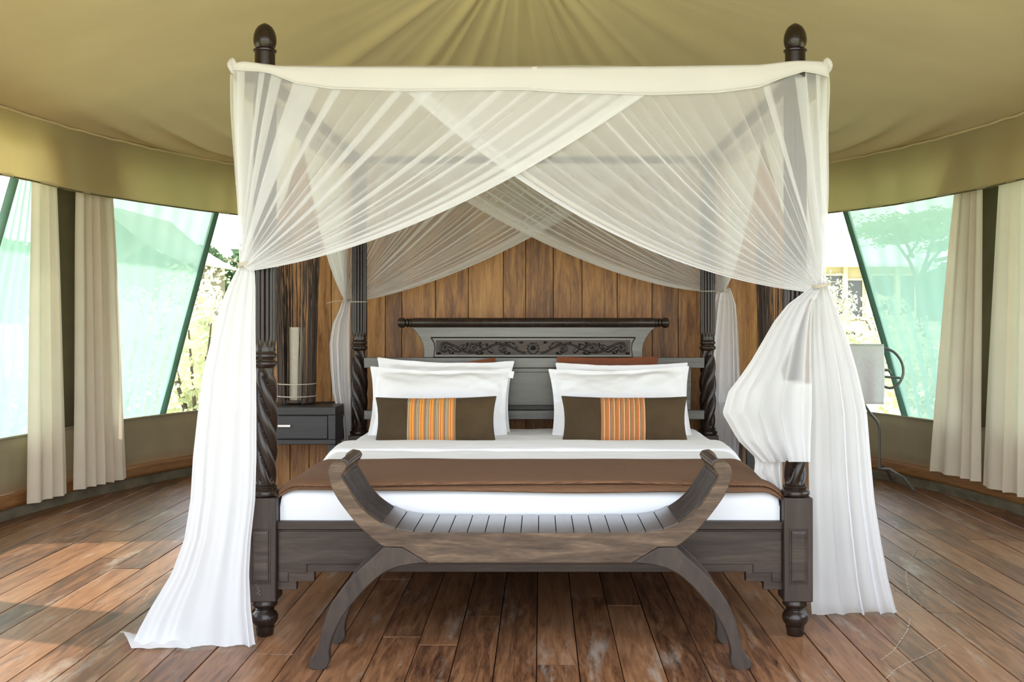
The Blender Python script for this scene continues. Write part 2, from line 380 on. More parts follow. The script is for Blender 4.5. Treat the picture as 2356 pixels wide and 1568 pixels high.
# ceiling liner: a low cone of canvas with radial folds gathered at the peak
ZR, ZA = 2.27, 3.02
ridges = [(-2.9, .35, .02), (-1.0, .05, .05), (-.62, .045, .06), (-.5, .03, .04), (-.34, .03, .04), (-.2, .028, .03), (-.05, .03, .03), (.12, .03, .035), (.3, .028, .045), (.44, .03, .05), (.58, .045, .06), (.72, .03, .03), (1.1, .08, .03)]
YOPEN = -1.7
def ceil_pt(u, v):
    th = (u-.5)*2*PI; t = v
    k = .955*(1-t)+.012
    p = ell(th, k)
    # peak sits a little nearer than the oval's middle
    sag = math.sin(PI*t)
    z = ZR+(ZA-ZR)*(t**1.05) - .05*sag
    for (a, w, h) in ridges:
        d = (th-a+PI) % (2*PI)-PI
        z -= h*math.exp(-(d/w)**2)*smooth(t*2.2)*(1-.5*t)
    z += .012*nz(th*9, t*1.3)*smooth(t*3)+.004*nz(th*22, t*2)*smooth(t*2)
    # slack swags where the liner meets the valance towards the rear
    rear = math.exp(-((abs(th)-1.0)/.24)**2)*math.exp(-(t/.26)**2)*smooth(t*12)
    z += rear*.04*math.sin(t*70-abs(th)*16+1.5*nz(th*2, t*3))-rear*.02
    return (p.x, p.y, z)
def cut_front(b, y):
    b.f = [f for f in b.f if min(b.v[i][1] for i in f) > y]; b.mi = [0]*len(b.f); return b
MBc = cut_front(MB().grid(ceil_pt, 420, 110), YOPEN); tag(MBc.build('ceiling', M['canvas'], sharp=0), 'pale khaki canvas liner ceiling rising to a peak', 'ceiling', kind='structure')
fly = MB().grid(lambda u, v: ell((u-.5)*2*PI, 1.30*(1-v)+.005, 2.36+1.0*v), 64, 8); cut_front(fly, YOPEN-.4)
tag(fly.build('roof', M['fly'], solid=.01), 'outer canvas fly roof over the tent', 'roof', kind='structure')

# valance hanging inside the walls
VZ = 1.885
VOPEN = math.radians(132)
def val_pt(th0, th1):
    def f(u, v):
        th = lerp(th0, th1, u)
        k = .935+.018*(1-v)+.006*math.sin(th*70+2*nz(th*8))*v*smooth((nz(th*3.1+5)+.3)*2)
        z = lerp(ZR+.01, VZ+.012*nz(th*6), v)
        return ell(th, k, z)
    return f
for k, (nm, a, b_) in enumerate((('trim_1', -VOPEN, 0), ('trim_2', 0, VOPEN))):
    o = MB().grid(val_pt(a, b_), 260, 14).build(nm, M['valance'], sharp=0, solid=.003)
    tag(o, 'khaki canvas valance hanging along the %s side of the tent' % ('left', 'right')[k], 'valance', kind='structure')
    pts = [ell(lerp(a, b_, i/200), .934, VZ+.002+.012*nz(lerp(a, b_, i/200)*6)) for i in range(201)]
    MB().tube(pts, .005, 6).build('hem', M['panel_canvas'], o)
    pts = [ell(lerp(a, b_, i/200), .952, ZR-.004+.006*nz(i*.35)) for i in range(201)]
    MB().tube(pts, .008, 6).build('seam', M['canvas'], o)

# canvas walls: low wall all round, full-height panels between the window openings
SILL = .455
def wall_seg(name, parent, a, b_, z0, z1, m, k=1.0, wr=.004, solid=.006):
    def f(u, v):
        th = lerp(a, b_, u)
        return ell(th, k+wr*nz(th*11, v*2), lerp(z0, z1, v))
    n = max(6, int(abs(b_-a)*60))
    return MB().grid(f, n, 4).build(name, m, parent, sharp=0, solid=solid)
tL0, tL1 = th_at(100), th_at(238)
tR0, tR1 = th_at(2232), th_at(2318)
rearL, rearR = math.radians(-38), math.radians(38)
wl_ = struct('wall_left', label='khaki canvas wall along the left of the tent', cat='wall')
wr_ = struct('wall_right', label='khaki canvas wall along the right of the tent', cat='wall')
for par, s, solids in ((wl_, -1, [(-OPEN, math.radians(-128)), (math.radians(-106), math.radians(-100)), (tL0, tL1)]),
                       (wr_, 1, [(math.radians(128), OPEN), (math.radians(100), math.radians(106)), (tR0, tR1)])):
    a, b_ = (-OPEN, rearL) if s < 0 else (rearR, OPEN)
    wall_seg('low_panel', par, a, b_, .14, SILL, M['wall_canvas'])
    hem = MB().tube([ell(lerp(a, b_, i/150), .999, SILL) for i in range(151)], .007, 6).build('sill_hem', M['wall_canvas'], par)
    wall_seg('top_band', par, a, b_, 2.10, 2.34, M['wall_canvas'])
    for (p, q) in solids: wall_seg('tall_panel', par, p, q, SILL, 2.3, M['panel_canvas'], 1.0)
wr2 = wall_seg('wall_rear', None, rearL, rearR, 0, 2.3, M['wall_canvas']); tag(wr2, 'canvas rear wall behind the timber partition', 'wall', kind='structure')
for nm, a, b_, sd in (('baseboard_left', -OPEN, rearL, 'left'), ('baseboard_right', rearR, OPEN, 'right')):
    par = struct(nm, label='orange brown timber rail at the foot of the %s canvas wall' % sd, cat='baseboard')
    wall_seg('wood_rail', par, a, b_, .065, .145, M['rear_trim'], .99, 0, .02)
    wall_seg('canvas_skirt', par, a, b_, -.02, .07, M['skirt'], .992, .006, .01)

# netting in the window openings: each panel ends in a slanting green edge
def netting(name, label, pa, pb, ptop, pbot, side):
    """pa/pb: fixed pixel edge at the canvas panel; ptop/pbot: pixel of the slanting edge at the top / sill"""
    par = struct(name, label=label, cat='window')
    k = 1.012; ta = th_at(pa, k); tt, tb = th_at(ptop[0], k), th_at(pbot[0], k)
    def zfor(th, py):
        p = ell(th, k); return H-(py-CY)*(p.y+CAMD)/F
    zt, zb = zfor(tt, ptop[1]), zfor(tb, pbot[1])
    def edge(z): return tt+(tb-tt)*(z-zt)/(zb-zt)
    def f(u, v):
        z = lerp(SILL-.02, 2.2, v); th = lerp(ta, edge(z), u)
        p = ell(th, k+.002*nz(u*9, v*3)+.0025*math.sin(u*40+nz(v*3)*2)*(1-v), z); return (p, .12*max(0, nz(u*5, v*2)))
    MB().grid(f, 60, 20).build('netting', M['mesh_green'], par, sharp=0)
    pts = [ell(edge(z), k-.002, z) for z in [lerp(SILL-.02, 2.2, i/20) for i in range(21)]]
    w = .026
    b = MB()
    b.grid(lambda u, v: pts[min(20, int(v*20+.5))]+Vector(((u-.5)*2*w, 0, 0)), 2, 20)
    b.build('webbing_edge', M['green_edge'], par, solid=.006)
    return par
netting('window_1', 'window with green netting at the rear left of the tent', 240, 0, (491, 505), (372, 952), -1)
netting('window_2', 'window with green netting nearest the left side', 98, 0, (33, 405), (-130, 1010), -1)
netting('window_3', 'window with green netting at the rear right of the tent', 2234, 0, (1952, 500), (2081, 945), 1)
netting('window_4', 'window with green netting nearest the right side', 2316, 0, (2560, 405), (2480, 1010), 1)

# timber partition wall behind the bed: vertical boards of mixed width
YW = 2.36; ZW = 2.0
wb_ = struct('wall_back', label='warm brown vertical timber board partition wall behind the bed', cat='wall')
edges = [588, 630, 668, 712, 763, 805, 845, 887, 925, 1002, 1078, 1158, 1209.5, 1273, 1339, 1420, 1500, 1560, 1612, 1665, 1742, 1790, 1828, 1862, 1885]
for a, b_ in zip(edges, edges[1:]):
    x0, x1 = P(a, 0, YW).x, P(b_, 0, YW).x; c = (x0+x1)/2; w = (x1-x0)/2-.0016
    d = random.uniform(0, .004)
    MB().box(-w, w, -.012, .012, 0, ZW).build('board', M['timber'], wb_, bevel=.002, loc=(c, YW+d, 0), smooth_=False)
x0, x1 = P(edges[0], 0, YW).x, P(edges[-1], 0, YW).x
MB().box(x0, x1, YW+.016, YW+.05, 0, ZW-.02).build('backing_frame', M['skirt'], wb_, smooth_=False)

# ------------------------------------------------------------------ the four-poster bed
XL, XR, YB = -.985, .912, 2.05
XM = (XL+XR)/2
bed = thing('four_poster_bed', (XM, 1.0, 0), 'dark carved four poster bed with barley twist posts and grey headboard', 'bed')
def bchild(o): o.parent = bed; o.matrix_parent_inverse = Matrix.Translation((-XM, -1.0, 0)); return o
def flute_r(t, h, r):
    e = min(1, (h-1.03)/.03, (1.93-h)/.03); e = max(0, e)
    c = abs(math.sin(t*7)); return r-.0075*e*(1-c)**1.3*1.0
def post(name, x, y, hand):
    root = None
    # shaft: twist, rings, flutes
    prof = []
    zs = [.535+i*(.955-.535)/80 for i in range(81)]
    for z in zs:
        u = (z-.535)/.42; r = .036+.011*math.sin(PI*clamp(u*1.02))**.6
        if u > .9: r = lerp(r, .034, smooth((u-.9)/.1))
        prof.append((r, z))
    prof += [(.036, .957), (.043, .965), (.045, .97), (.043, .978), (.036, .982), (.036, .988), (.041, .993), (.042, .999), (.040, 1.005), (.036, 1.01), (.038, 1.018), (.036, 1.024)]
    prof += [(.036, 1.03), (.038, 1.04), (.0405, 1.055)]+[(.0405, 1.06+i*.03) for i in range(30)]+[(.038, 1.94), (.034, 1.96), (.034, 2.0)]
    def rf(t, h, r):
        if h <= .955:
            u = (h-.535)/.42; e = smooth(min(u/.08, (1-u)/.08))
            s = abs(math.sin((t*4+hand*h*60)/2)); return r*(1-.02)-e*.018*(1-s**.7)
        if h >= 1.03: return flute_r(t, h, r)
        return r
    b = MB().lathe([(.038, .50), (.05, .502), (.052, .51), (.049, .519), (.041, .523), (.042, .529), (.046, .531), (.043, .535)], 48, (x, y, 0))
    b.lathe(prof, 112, (x, y, 0), fn=rf)
    pst = b.build('post', M['dark_post'], None, sharp=50); bchild(pst)
    def sub(o): o.parent = pst; return o
    # finial
    sub(MB().lathe([(.036, 1.995), (.036, 2.078), (.036, 2.082), (.041, 2.085), (.0415, 2.09), (.036, 2.094), (.033, 2.097), (.037, 2.105), (.0405, 2.118), (.0408, 2.13), (.039, 2.145), (.034, 2.16), (.026, 2.173), (.014, 2.182), (.004, 2.187)], 40, (x, y, 0)).build('finial', M['dark_post'], sharp=40))
    # square plinth block with raised panel
    hw = .0515
    sub(MB().box(x-hw, x+hw, y-hw, y+hw, .13, .4975).build('plinth', M['plinth_wood'], bevel=.004))
    if y < 1:
        pb = MB(); zc0, zc1 = .200, .383; w = .027; yf = y-hw
        b0 = len(pb.v)
        for (ww, dz, yy) in ((w+.004, .004, yf-.0005), (w, 0, yf-.0005), (w-.001, -.001, yf-.006), (w-.008, -.010, yf-.009)):
            for sx, sz in ((-1, 0), (1, 0), (1, 1), (-1, 1)):
                pb.vert((x+sx*ww, yy, (zc1+dz) if sz else (zc0-dz)))
        for k in range(3):
            for i in range(4):
                j = (i+1) % 4; pb.face((k*4+i, k*4+j, (k+1)*4+j, (k+1)*4+i))
        pb.face((12, 13, 14, 15))
        sub(fixn(pb.build('raised_panel', M['bed_wood'], smooth_=False)))
        gr = MB(); g = .0012
        for (a0, a1, c0, c1) in ((-w-.006, w+.006, zc1+.004, zc1+.006), (-w-.006, w+.006, zc0-.006, zc0-.004)):
            gr.box(x+a0, x+a1, yf-.001, yf+.001, c0, c1)
        for s in (-1, 1): gr.box(x+s*(w+.005)-g, x+s*(w+.005)+g, yf-.001, yf+.001, zc0-.006, zc1+.006)
        sub(gr.build('panel_groove', M['dark_post'], smooth_=False))
    sub(MB().lathe([(.026, 0), (.029, .003), (.033, .030), (.0335, .034), (.031, .036), (.0345, .038), (.042, .048), (.0465, .060), (.046, .072), (.040, .083), (.033, .089), (.031, .093), (.0335, .096), (.031, .099), (.038, .104), (.044, .110), (.045, .117), (.042, .123), (.042, .131)], 40, (x, y, 0)).build('foot', M['dark_post'], sharp=50))
    return pst
for (x, y, hnd) in ((XL, 0, 1), (XR, 0, -1), (XL, YB, 1), (XR, YB, -1)): post('post', x, y, hnd)

# scratch marks cut into the near left plinth
sc = MB()
for seg in ([(590, 1334), (594, 1336), (592, 1341)], [(590, 1352), (597, 1348), (593, 1356), (599, 1359)], [(596, 1360), (590, 1366), (597, 1364), (598, 1371)], [(588, 1343), (590, 1345)]):
    sc.tube([P(a, b, -.0525) for a, b in seg], .0007, 5)
so = sc.build('scratch_mark', plain('pale scratch', (.3, .24, .2), .7)); bchild(so)

# footboard
def px_poly(pts, Y): return [(P(a, b, Y).x, P(a, b, Y).z) for a, b in pts]
YF = -.02
mir = 2*(1243+XM*F/(CAMD+YF))/2           # pixel of the bed's middle line at the footboard
def sym(pts): return pts+[(2*mir-a, b) for a, b in reversed(pts)]
lo = [(630, 1218), (630, 1356), (682, 1356), (682, 1337), (723, 1337), (723, 1315)]
fb = MB().prism(px_poly(sym(lo), YF), YF, YF+.03); bchild(fixn(fb.build('footboard', M['bed_wood'], bevel=.0015)))
inner = [(641, 1221), (641, 1338), (664, 1338), (664, 1317), (707, 1317), (707, 1297)]
fb2 = MB().prism(px_poly(sym(inner), YF), YF-.005, YF+.002); bchild(fixn(fb2.build('footboard_panel', M['bed_wood'], bevel=.0025)))
z0, z1 = P(0, 1217, YF).z, P(0, 1198, YF).z
bchild(MB().box(XL+.05, XR-.05, YF-.010, YF+.045, z0, z1).build('foot_rail', M['bed_wood'], bevel=.003))
for x in (XL, XR):
    bchild(MB().box(x-.018, x+.018, .05, YB-.05, .22, .40).build('side_rail', M['bed_wood'], bevel=.004))
bchild(MB().box(XL+.04, XR-.04, .03, YB-.03, .30, .34).build('bed_base', M['bed_wood']))
# canopy rails
RZ = 1.992; rr_ = .017
bchild(MB().box(XL-.085, XR+.085, -rr_, rr_, RZ-rr_, RZ+rr_).build('canopy_rail', M['plinth_wood'], bevel=.004))
bchild(MB().box(XL-.085, XR+.085, YB-rr_, YB+rr_, RZ-rr_, RZ+rr_).build('canopy_rail', M['plinth_wood'], bevel=.004))
for x in (XL, XR): bchild(MB().box(x-rr_, x+rr_, -.085, YB+.085, RZ-rr_, RZ+rr_).build('canopy_rail', M['plinth_wood'], bevel=.004))

# headboard
YH = 2.0
def hp(a, b, Y=YH): p = P(a, b, Y); return (p.x, p.z)
def hbox(a0, a1, b0, b1, y0, y1, name, m, bev=.003):
    x0, z1 = hp(a0, b0); x1, z0 = hp(a1, b1)
    return bchild(MB().box(x0, x1, y0, y1, z0, z1).build(name, m, bevel=bev))
hbox(838, 1620, 822, 846, YH-.012, YH+.04, 'head_rail', M['head_wood'])
hbox(838, 1620, 943, 964, YH-.012, YH+.04, 'head_rail', M['head_wood'])
hbox(868, 1588, 846, 943, YH+.006, YH+.03, 'head_panel', M['head_wood'])
for a in (868, 1577): hbox(a, a+12, 846, 943, YH-.008, YH+.036, 'head_stile', M['head_wood'])
hbox(880, 1577, 846, 856, YH-.004, YH+.02, 'panel_molding', M['head_wood'])
hbox(880, 1577, 931, 943, YH-.001, YH+.02, 'panel_molding', M['carved_wood'])
crest = [(946, 752), (956, 762), (966, 776), (973, 790), (976, 804), (975, 822)]
mh = 1226.7
cr = MB().prism([hp(a, b) for a, b in crest+[(2*mh-a, b) for a, b in reversed(crest)]], YH-.006, YH+.036)
bchild(fixn(cr.build('crest_board', M['head_wood'], bevel=.003)))
def frame_tube(pts, r, name, m, y):
    return bchild(MB().tube([(*hp(a, b)[:1], y, hp(a, b)[1]) for a, b in pts], r, 8).build(name, m))
ins = [(992, 776), (999, 788), (1001, 800), (998, 821)]
frame_tube([(992, 776)]+[(2*mh-992, 776)], .0035, 'crest_molding', M['carved_wood'], YH-.007)
frame_tube(ins, .0035, 'crest_molding', M['carved_wood'], YH-.007)
frame_tube([(2*mh-a, b) for a, b in ins], .0035, 'crest_molding', M['carved_wood'], YH-.007)
frame_tube([(998, 821), (2*mh-998, 821)], .003, 'crest_molding', M['carved_wood'], YH-.0125)
# carved strip: recessed ground, scrolling vine, leaves, centre flower
hbox(1003, 1450, 782, 816, YH-.0075, YH+.002, 'carving_ground', M['bed_wood'], .001)
carv = MB()
def c3(a, b, d=0): x, z = hp(a, b); return Vector((x, YH-.010-d, z))
def leaf(cx, cz, ang, L, w):
    n = 7; b0 = len(carv.v); rows = []
    for i in range(n+1):
        t = i/n; ww = w*math.sin(PI*t**.8)*(1+.2*math.sin(t*14)); px_ = cx+L*t*math.cos(ang); py_ = clamp(cz-L*t*math.sin(ang)+3.0*math.sin(t*2.6), 786.5, 812)
        nx, ny = math.sin(ang), math.cos(ang)
        rows.append([c3(px_-nx*ww, py_-ny*ww, 0), c3(px_, py_, .005), c3(px_+nx*ww, py_+ny*ww, 0)])
    for r_ in rows:
        for q in r_: carv.vert(q)
    for i in range(n):
        for j in range(2): k = b0+i*3+j; carv.face((k, k+1, k+4, k+3))
def scroll(cx, cy, r, a0, turns, sgn, tail):
    pts = []; rs = []
    for i in range(30):
        t = i/29; a = a0+sgn*turns*2*PI*t; rr = r*(1-.78*t); pts.append(c3(cx+rr*math.cos(a), cy-rr*math.sin(a)*.95, .002)); rs.append(.0042-.0012*t)
    tl = []
    p0 = (cx+r*math.cos(a0), cy-r*math.sin(a0)*.95)
    for i in range(14):
        t = i/14; x = lerp(tail[0], p0[0], t); y = lerp(tail[1], p0[1], smooth(t)); tl.append(c3(x, y, .002))
    carv.tube(tl+pts, [.0052]*14+[q*1.5 for q in rs], 8)
    carv.lathe([(.0001, -.018), (.004, -.0165), (.0055, -.012), (.0055, -.008)], 10, c3(cx, cy)+Vector((0, .010, 0)), 'y')
for s in (-1, 1):
    def mx(a): return mh+s*(a-mh)
    def sc_(a0): return a0 if s > 0 else PI-a0
    sg = s
    scroll(mx(1295), 802, 10.5, sc_(PI*.5), 1.1, -sg, (mx(1244), 811))
    scroll(mx(1364), 798, 12, sc_(PI*1.5), 1.1, sg, (mx(1300), 789))
    scroll(mx(1430), 800, 12, sc_(PI*.5), 1.2, -sg, (mx(1368), 811))
    for (a, b, an, L, w) in ((1262, 800, .6, 22, 4), (1268, 790, .2, 20, 3.5), (1278, 812, .3, 16, 3), (1318, 812, .9, 20, 4), (1325, 800, .3, 22, 4), (1330, 790, -.3, 18, 3.5), (1340, 811, .1, 16, 3), (1385, 792, -.5, 20, 4), (1392, 808, .5, 20, 4), (1398, 798, .1, 18, 3.5), (1310, 788, 1.2, 8, 2.5), (1376, 787, -.9, 16, 3), (1408, 812, .6, 14, 3), (1345, 787, -.2, 14, 3), (1250, 789, .9, 12, 3), (1438, 813, .2, 9, 2.5)):
        leaf(mx(a), b, an if s > 0 else PI-an, L*1.3, w*1.3)
for k in range(12):
    a = 2*PI*k/12; leaf(mh+3*math.cos(a), 799-3*math.sin(a), a, 12.5, 5.2)
carv.lathe([(.0001, -.022), (.006, -.02), (.009, -.014), (.010, -.009)], 14, c3(mh, 799)+Vector((0, .008, 0)), 'y')
for k in range(4):
    a = PI/4+k*PI/2; carv.lathe([(.0001, -.007), (.0022, -.005), (.0026, 0)], 8, c3(mh+1.6*math.cos(a), 799-1.6*math.sin(a), .014), 'y')
bchild(carv.build('scroll_carving', M['carved_wood'], sharp=60))
# bolster rail along the top
xa, zc = hp(914, 742); xb, _ = hp(1541, 742); R_ = .027
pr = [(.004, 0), (.018, .003), (.0265, .012), (.0285, .024), (.026, .037), (.018, .046), (.024, .050), (.0265, .055), (.024, .060), (.019, .063), (.025, .068), (.026, .074), (.022, .079), (.0265, .086)]
Lr = xb-xa
full = [(r, h) for r, h in pr]+[(.0265, Lr/2)]+[(r, Lr-h) for r, h in reversed(pr)]
bchild(MB().lathe(full, 28, (xa, YH+.01, zc), 'x').build('bolster_rail', M['dark_post'], sharp=50))

# ------------------------------------------------------------------ bedding
XA, XB = XL+.055, XR-.055
def rbox(x0, x1, y0, y1, z0, z1, r, nx=60, ny=60, bulge=.0, wr=.0):
    """soft box: top sheet plus rounded shoulders falling to z0"""
    b = MB()
    def f(u, v):
        # square ring mapping: u,v in 0..1 over an unfolded patch (skirt, shoulder, top)
        def m(t, a, c):
            if t < .12: return a, 0, t/.12
            if t > .88: return c, 0, (1-t)/.12
            s = (t-.12)/.76; return lerp(a, c, s), 1, 1
        x, _, hx = m(u, x0, x1); y, _, hy = m(v, y0, y1)
        dx = min(x-x0, x1-x); dy = min(y-y0, y1-y)
        h = min(hx, hy)
        z = lerp(z0, z1-r, h) if h < 1 else z1
        if h >= 1:
            d = min(dx, dy)
            if d < r: z = z1-r+math.sqrt(max(0, r*r-(r-d)**2))
        z += wr*nz(x*4, y*4)*(1 if h >= 1 else 0)
        return (x+bulge*nz(y*3, z*5), y+bulge*nz(x*3, z*6), z)
    b.grid(f, nx, ny); return b
mt = rbox(XA, XB, -.002, 1.98, .345, .528, .055, 90, 90, .006, .003).build('mattress', M['mattress'], sharp=0)
tag(mt, 'thick white mattress with fitted cover on the four poster bed', 'mattress')
# top sheet with turned-back fold
def sheet(u, v):
    x = lerp(XA-.03, XB+.03, u); y = lerp(.30, 1.93, v)
    d = min(x-(XA-.03), (XB+.03)-x); z = .538
    z += .012*smooth((y-.62)/.25)*math.exp(-((y-.95)/.35)**2)
    if d < .08: z -= (.08-d)**2*14
    if d < .004: z -= .05
    z += .004*nz(x*5, y*7)+.0025*nz(x*14, y*30)
    return (x, y, z)
o = MB().grid(sheet, 120, 110).build('bed_sheet', M['sheet'], sharp=0, solid=.006)
tag(o, 'white cotton top sheet spread across the mattress under the pillows', 'sheet')
def fold(u, v):
    x = lerp(XA-.045, XB+.045, u); y = lerp(.86, 1.22, v)+.008*nz(x*3)
    d = min(x-(XA-.045), (XB+.045)-x); z = .556+.012*math.sin(PI*v)
    if d < .09: z -= (.09-d)**2*13
    if v == 0: z -= .014
    z += .004*nz(x*4, y*9, 3)+.002*nz(x*9, y*40)
    return (x, y, z)
MB().grid(fold, 120, 24).build('turned_fold', M['sheet'], o, sharp=0, solid=.008)
# brown runner across the foot
def run(yo0, yo1, zo, seed):
    def f(u, v):
        x = lerp(XA-.035, XB+.03, u); y = lerp(yo0+.010*nz(x*2.2, seed)+.008*math.sin(x*3+seed), yo1, v)
        d = min(x-(XA-.035), (XB+.03)-x); z = zo+.004*nz(x*3, y*5, seed)
        if y < .05: z -= (.05-y)**2*4.0
        if d < .10: z -= (.10-d)**2*6
        return (x, y, z)
    return f
o = MB().grid(run(.000, .61, .548, 1), 140, 40).build('bed_runner', M['runner'], sharp=0, solid=.007)
tag(o, 'brown woven runner laid across the foot of the bed', 'bed runner')
MB().grid(run(-.018, .5, .537, 4), 140, 30).build('under_layer', M['runner'], o, sharp=0, solid=.006)
fr = MB()
for i in range(230):
    u = (i+.5)/230; p = Vector(run(.000, .61, .548, 1)(u, 0)); q = p+Vector((random.uniform(-.002, .002), -.006, -.002)); fr.tube([p, q], .0012, 4)
fr.build('stitched_edge', cloth('rust edge', (.2, .09, .045), (.26, .12, .06)), o)

# pillows
def pillow_mesh(w, h, t, flange=0., seed=0, u0=-1, u1=1, off=0, nu=56, nv=36, pinch=.05, wr=.006):
    b = MB()
    def top(sgn):
        def f(a, c):
            u = lerp(u0, u1, a); v = c*2-1
            fu, fv = 1-flange/(w/2), 1-flange/(h/2)
            uu, vv = min(1, abs(u)/fu), min(1, abs(v)/fv)
            e = max(0, (1-uu**2.6))*max(0, (1-vv**2.4))
            d = t/2*e**.48
            x = w/2*u*(1-pinch*(1-v*v)*u*u); z = h/2*v*(1-pinch*1.3*(1-u*u)*v*v)
            n_ = wr*(nz(u*2.2+seed, v*2.0, sgn*3+seed)+.6*nz(u*3+v*5+seed, v*1.2-u*1.5+sgn, seed)+.35*nz(u*7-v*6, v*3+u*2, seed*2.3))
            edge = flange and (uu >= 1 or vv >= 1)
            y = -sgn*(d+.0015+off)+n_*(1 if not edge else .6)+(.008*nz(u*4+seed, v*4) if flange else 0)
            return (x, y, z)
        return f
    b.grid(top(1), nu, nv); 
    if off == 0: b.grid(top(-1), nu, nv)
    return b
def pillow(name, px0, px1, ptop, D, h, t, tilt, m, label, cat, group=None, flange=0., seed=0, roll=0, pinch=.05, yaw=0, wr=.006, ztop=None):
    Y = D-CAMD; w = (px1-px0)*D/F; x = ((px0+px1)/2-CX)*D/F
    zt = H-(ptop-CY)*D/F; z = zt-h/2*math.cos(tilt)
    o = pillow_mesh(w, h, t, flange, seed, pinch=pinch, wr=wr).build(name, m, sharp=0)
    o.location = (x, Y, z); o.rotation_euler = (-tilt, roll, yaw)
    mod = o.modifiers.new('s', 'SUBSURF'); mod.levels = 1; mod.render_levels = 1
    return tag(o, label, cat, group)
R = math.radians
pillow('pillow', 1034-110, 1146, 831, 5.84, .42, .12, R(12), M['rust'], 'rust brown pillow barely showing behind the left white pillows', 'pillow', flange=.02, seed=1, roll=R(-4.5))
pillow('pillow', 1281, 1516, 820, 5.84, .42, .12, R(12), M['rust'], 'rust brown pillow behind the right white pillows', 'pillow', flange=.025, seed=2, pinch=.03)
pillow('pillow', 862, 1181, 826, 5.745, .43, .14, R(14), M['pillow'], 'rear white pillow of the left pair against the headboard', 'pillow', flange=.035, seed=3, roll=R(1.5), pinch=.075, wr=.02)
pillow('pillow', 1278, 1586, 834, 5.745, .43, .14, R(14), M['pillow'], 'rear white pillow of the right pair against the headboard', 'pillow', flange=.035, seed=5, roll=R(0), pinch=.06, wr=.02)
pillow('pillow', 846, 1174, 846, 5.60, .41, .15, R(20), M['pillow'], 'front white pillow of the left pair behind the coarsely striped cushion', 'pillow', flange=.03, seed=6, roll=R(.6), pinch=.07, wr=.02)
pillow('pillow', 1263, 1592, 846, 5.60, .41, .15, R(20), M['pillow'], 'front white pillow of the right pair behind the finely striped cushion', 'pillow', flange=.03, seed=9, roll=R(-1.2), pinch=.07, wr=.02)
O1, O2, RD, CR, DK, TN = (.66, .25, .06), (.78, .32, .05), (.42, .06, .02), (.62, .55, .38), (.03, .022, .015), (.32, .2, .1)
sa = dict(repeat=5, stripes=[(.04, CR), (.05, DK), (.05, CR), (.13, TN), (.04, (.5, .28, .1)), (.13, O2), (.06, RD), (.13, O2), (.10, O1), (.12, TN), (.06, (.22, .13, .08)), (.09, TN)])
sb = dict(repeat=9, stripes=[(.16, O1), (.10, DK), (.16, (.55, .26, .10)), (.10, RD), (.18, O1), (.08, CR), (.12, TN), (.10, DK)])
for (px0, px1, pt, sd, pat, lab, rl, ua, ub) in ((862, 1143, 913, 11, sa, 'dark brown cushion with coarse orange and cream striped middle', R(-.6), -.45, .34), (1291, 1583, 912, 14, sb, 'dark brown cushion with finely striped orange middle', R(.3), -.38, .32)):
    D = 5.33; h = .243; tl = R(16)
    o = pillow('cushion', px0, px1, pt, D, h, .12, tl, M['cushion'], lab, 'cushion', 'striped cushions in front of the white pillows', seed=sd, roll=rl, pinch=.055, wr=.004)
    w = (px1-px0)*D/F
    sm = stripe_mat('striped weave', pat, w/2*ua, w/2*ub)
    s_ = pillow_mesh(w, h, .12, 0, sd, ua, ub, .0016, 40, 36, .055, .004).build('striped_panel', sm, o, sharp=0)
    mod = s_.modifiers.new('s', 'SUBSURF'); mod.levels = 1; mod.render_levels = 1
    s_['label'] = 'orange striped woven panel'
# small white care tag on the rear left pillow
tg = MB().box(-.013, .013, -.001, .001, -.018, .018).build('care_tag', M['pillow'])
tg.location = P(1176, 861, 1.66); tg.rotation_euler = (0, R(12), 0)
pw = [o for o in bpy.data.objects if o.get('label', '').startswith('rear white pillow of the left')][0]
bpy.context.view_layer.update(); tg.parent = pw; tg.matrix_parent_inverse = pw.matrix_world.inverted()

# ------------------------------------------------------------------ curved slatted bench
YB0, YB1 = -.388, -.062
bm_ = 1219.5
bench = thing('curved_bench', (P(bm_, 0, YB0).x, (YB0+YB1)/2, 0), 'dark wooden bench with upswept slatted arms at the foot of the bed', 'bench')
BX = bench.location.copy()
def kid(o, par=bench): o.parent = par; o.matrix_parent_inverse = Matrix.Translation(-BX) if par is bench else Matrix.Identity(4); return o
def cat(pts, n=6):
    out = []; q = [pts[0]]+list(pts)+[pts[-1]]
    for i in range(1, len(q)-2):
        p0, p1, p2, p3 = q[i-1:i+3]
        for k in range(n):
            t = k/n
            out.append(tuple(.5*((2*b)+(-a+c)*t+(2*a-5*b+4*c-d)*t*t+(-a+3*b-3*c+d)*t**3) for a, b, c, d in zip(p0, p1, p2, p3)))
    out.append(tuple(pts[-1])); return out
outer = cat([(776, 1059), (762, 1067), (755, 1084), (757.5, 1105), (771, 1138), (796, 1174), (829, 1214), (862, 1243), (884, 1258)], 4)
inner_ = cat([(790, 1063), (796, 1074), (789, 1088), (786, 1099), (800, 1124), (825, 1162), (858, 1192), (898, 1213), (941, 1222.5), (990, 1225), (1060, 1225.5), (1140, 1226)], 4)
legp = cat([(884, 1258), (858, 1283), (818, 1319), (785.5, 1355), (760, 1395), (742, 1442), (731, 1486), (722, 1505), (712, 1518), (711, 1536), (731, 1544), (749, 1538), (757, 1522), (757, 1496), (767, 1460), (789, 1417), (818, 1380), (851, 1344), (887, 1316), (930, 1301), (985, 1295)], 4)
def bp(a, b): p = P(a, b, YB0); return (p.x, p.z)
def mirp(pts): return [(2*bm_-a, b) for a, b in pts]
up_half = outer+[(985, 1258)]
poly = [bp(*q) for q in inner_[::-1]]
left = inner_[::-1]+outer[1:]+[(925, 1258.5), (985, 1295), (bm_, 1295)]
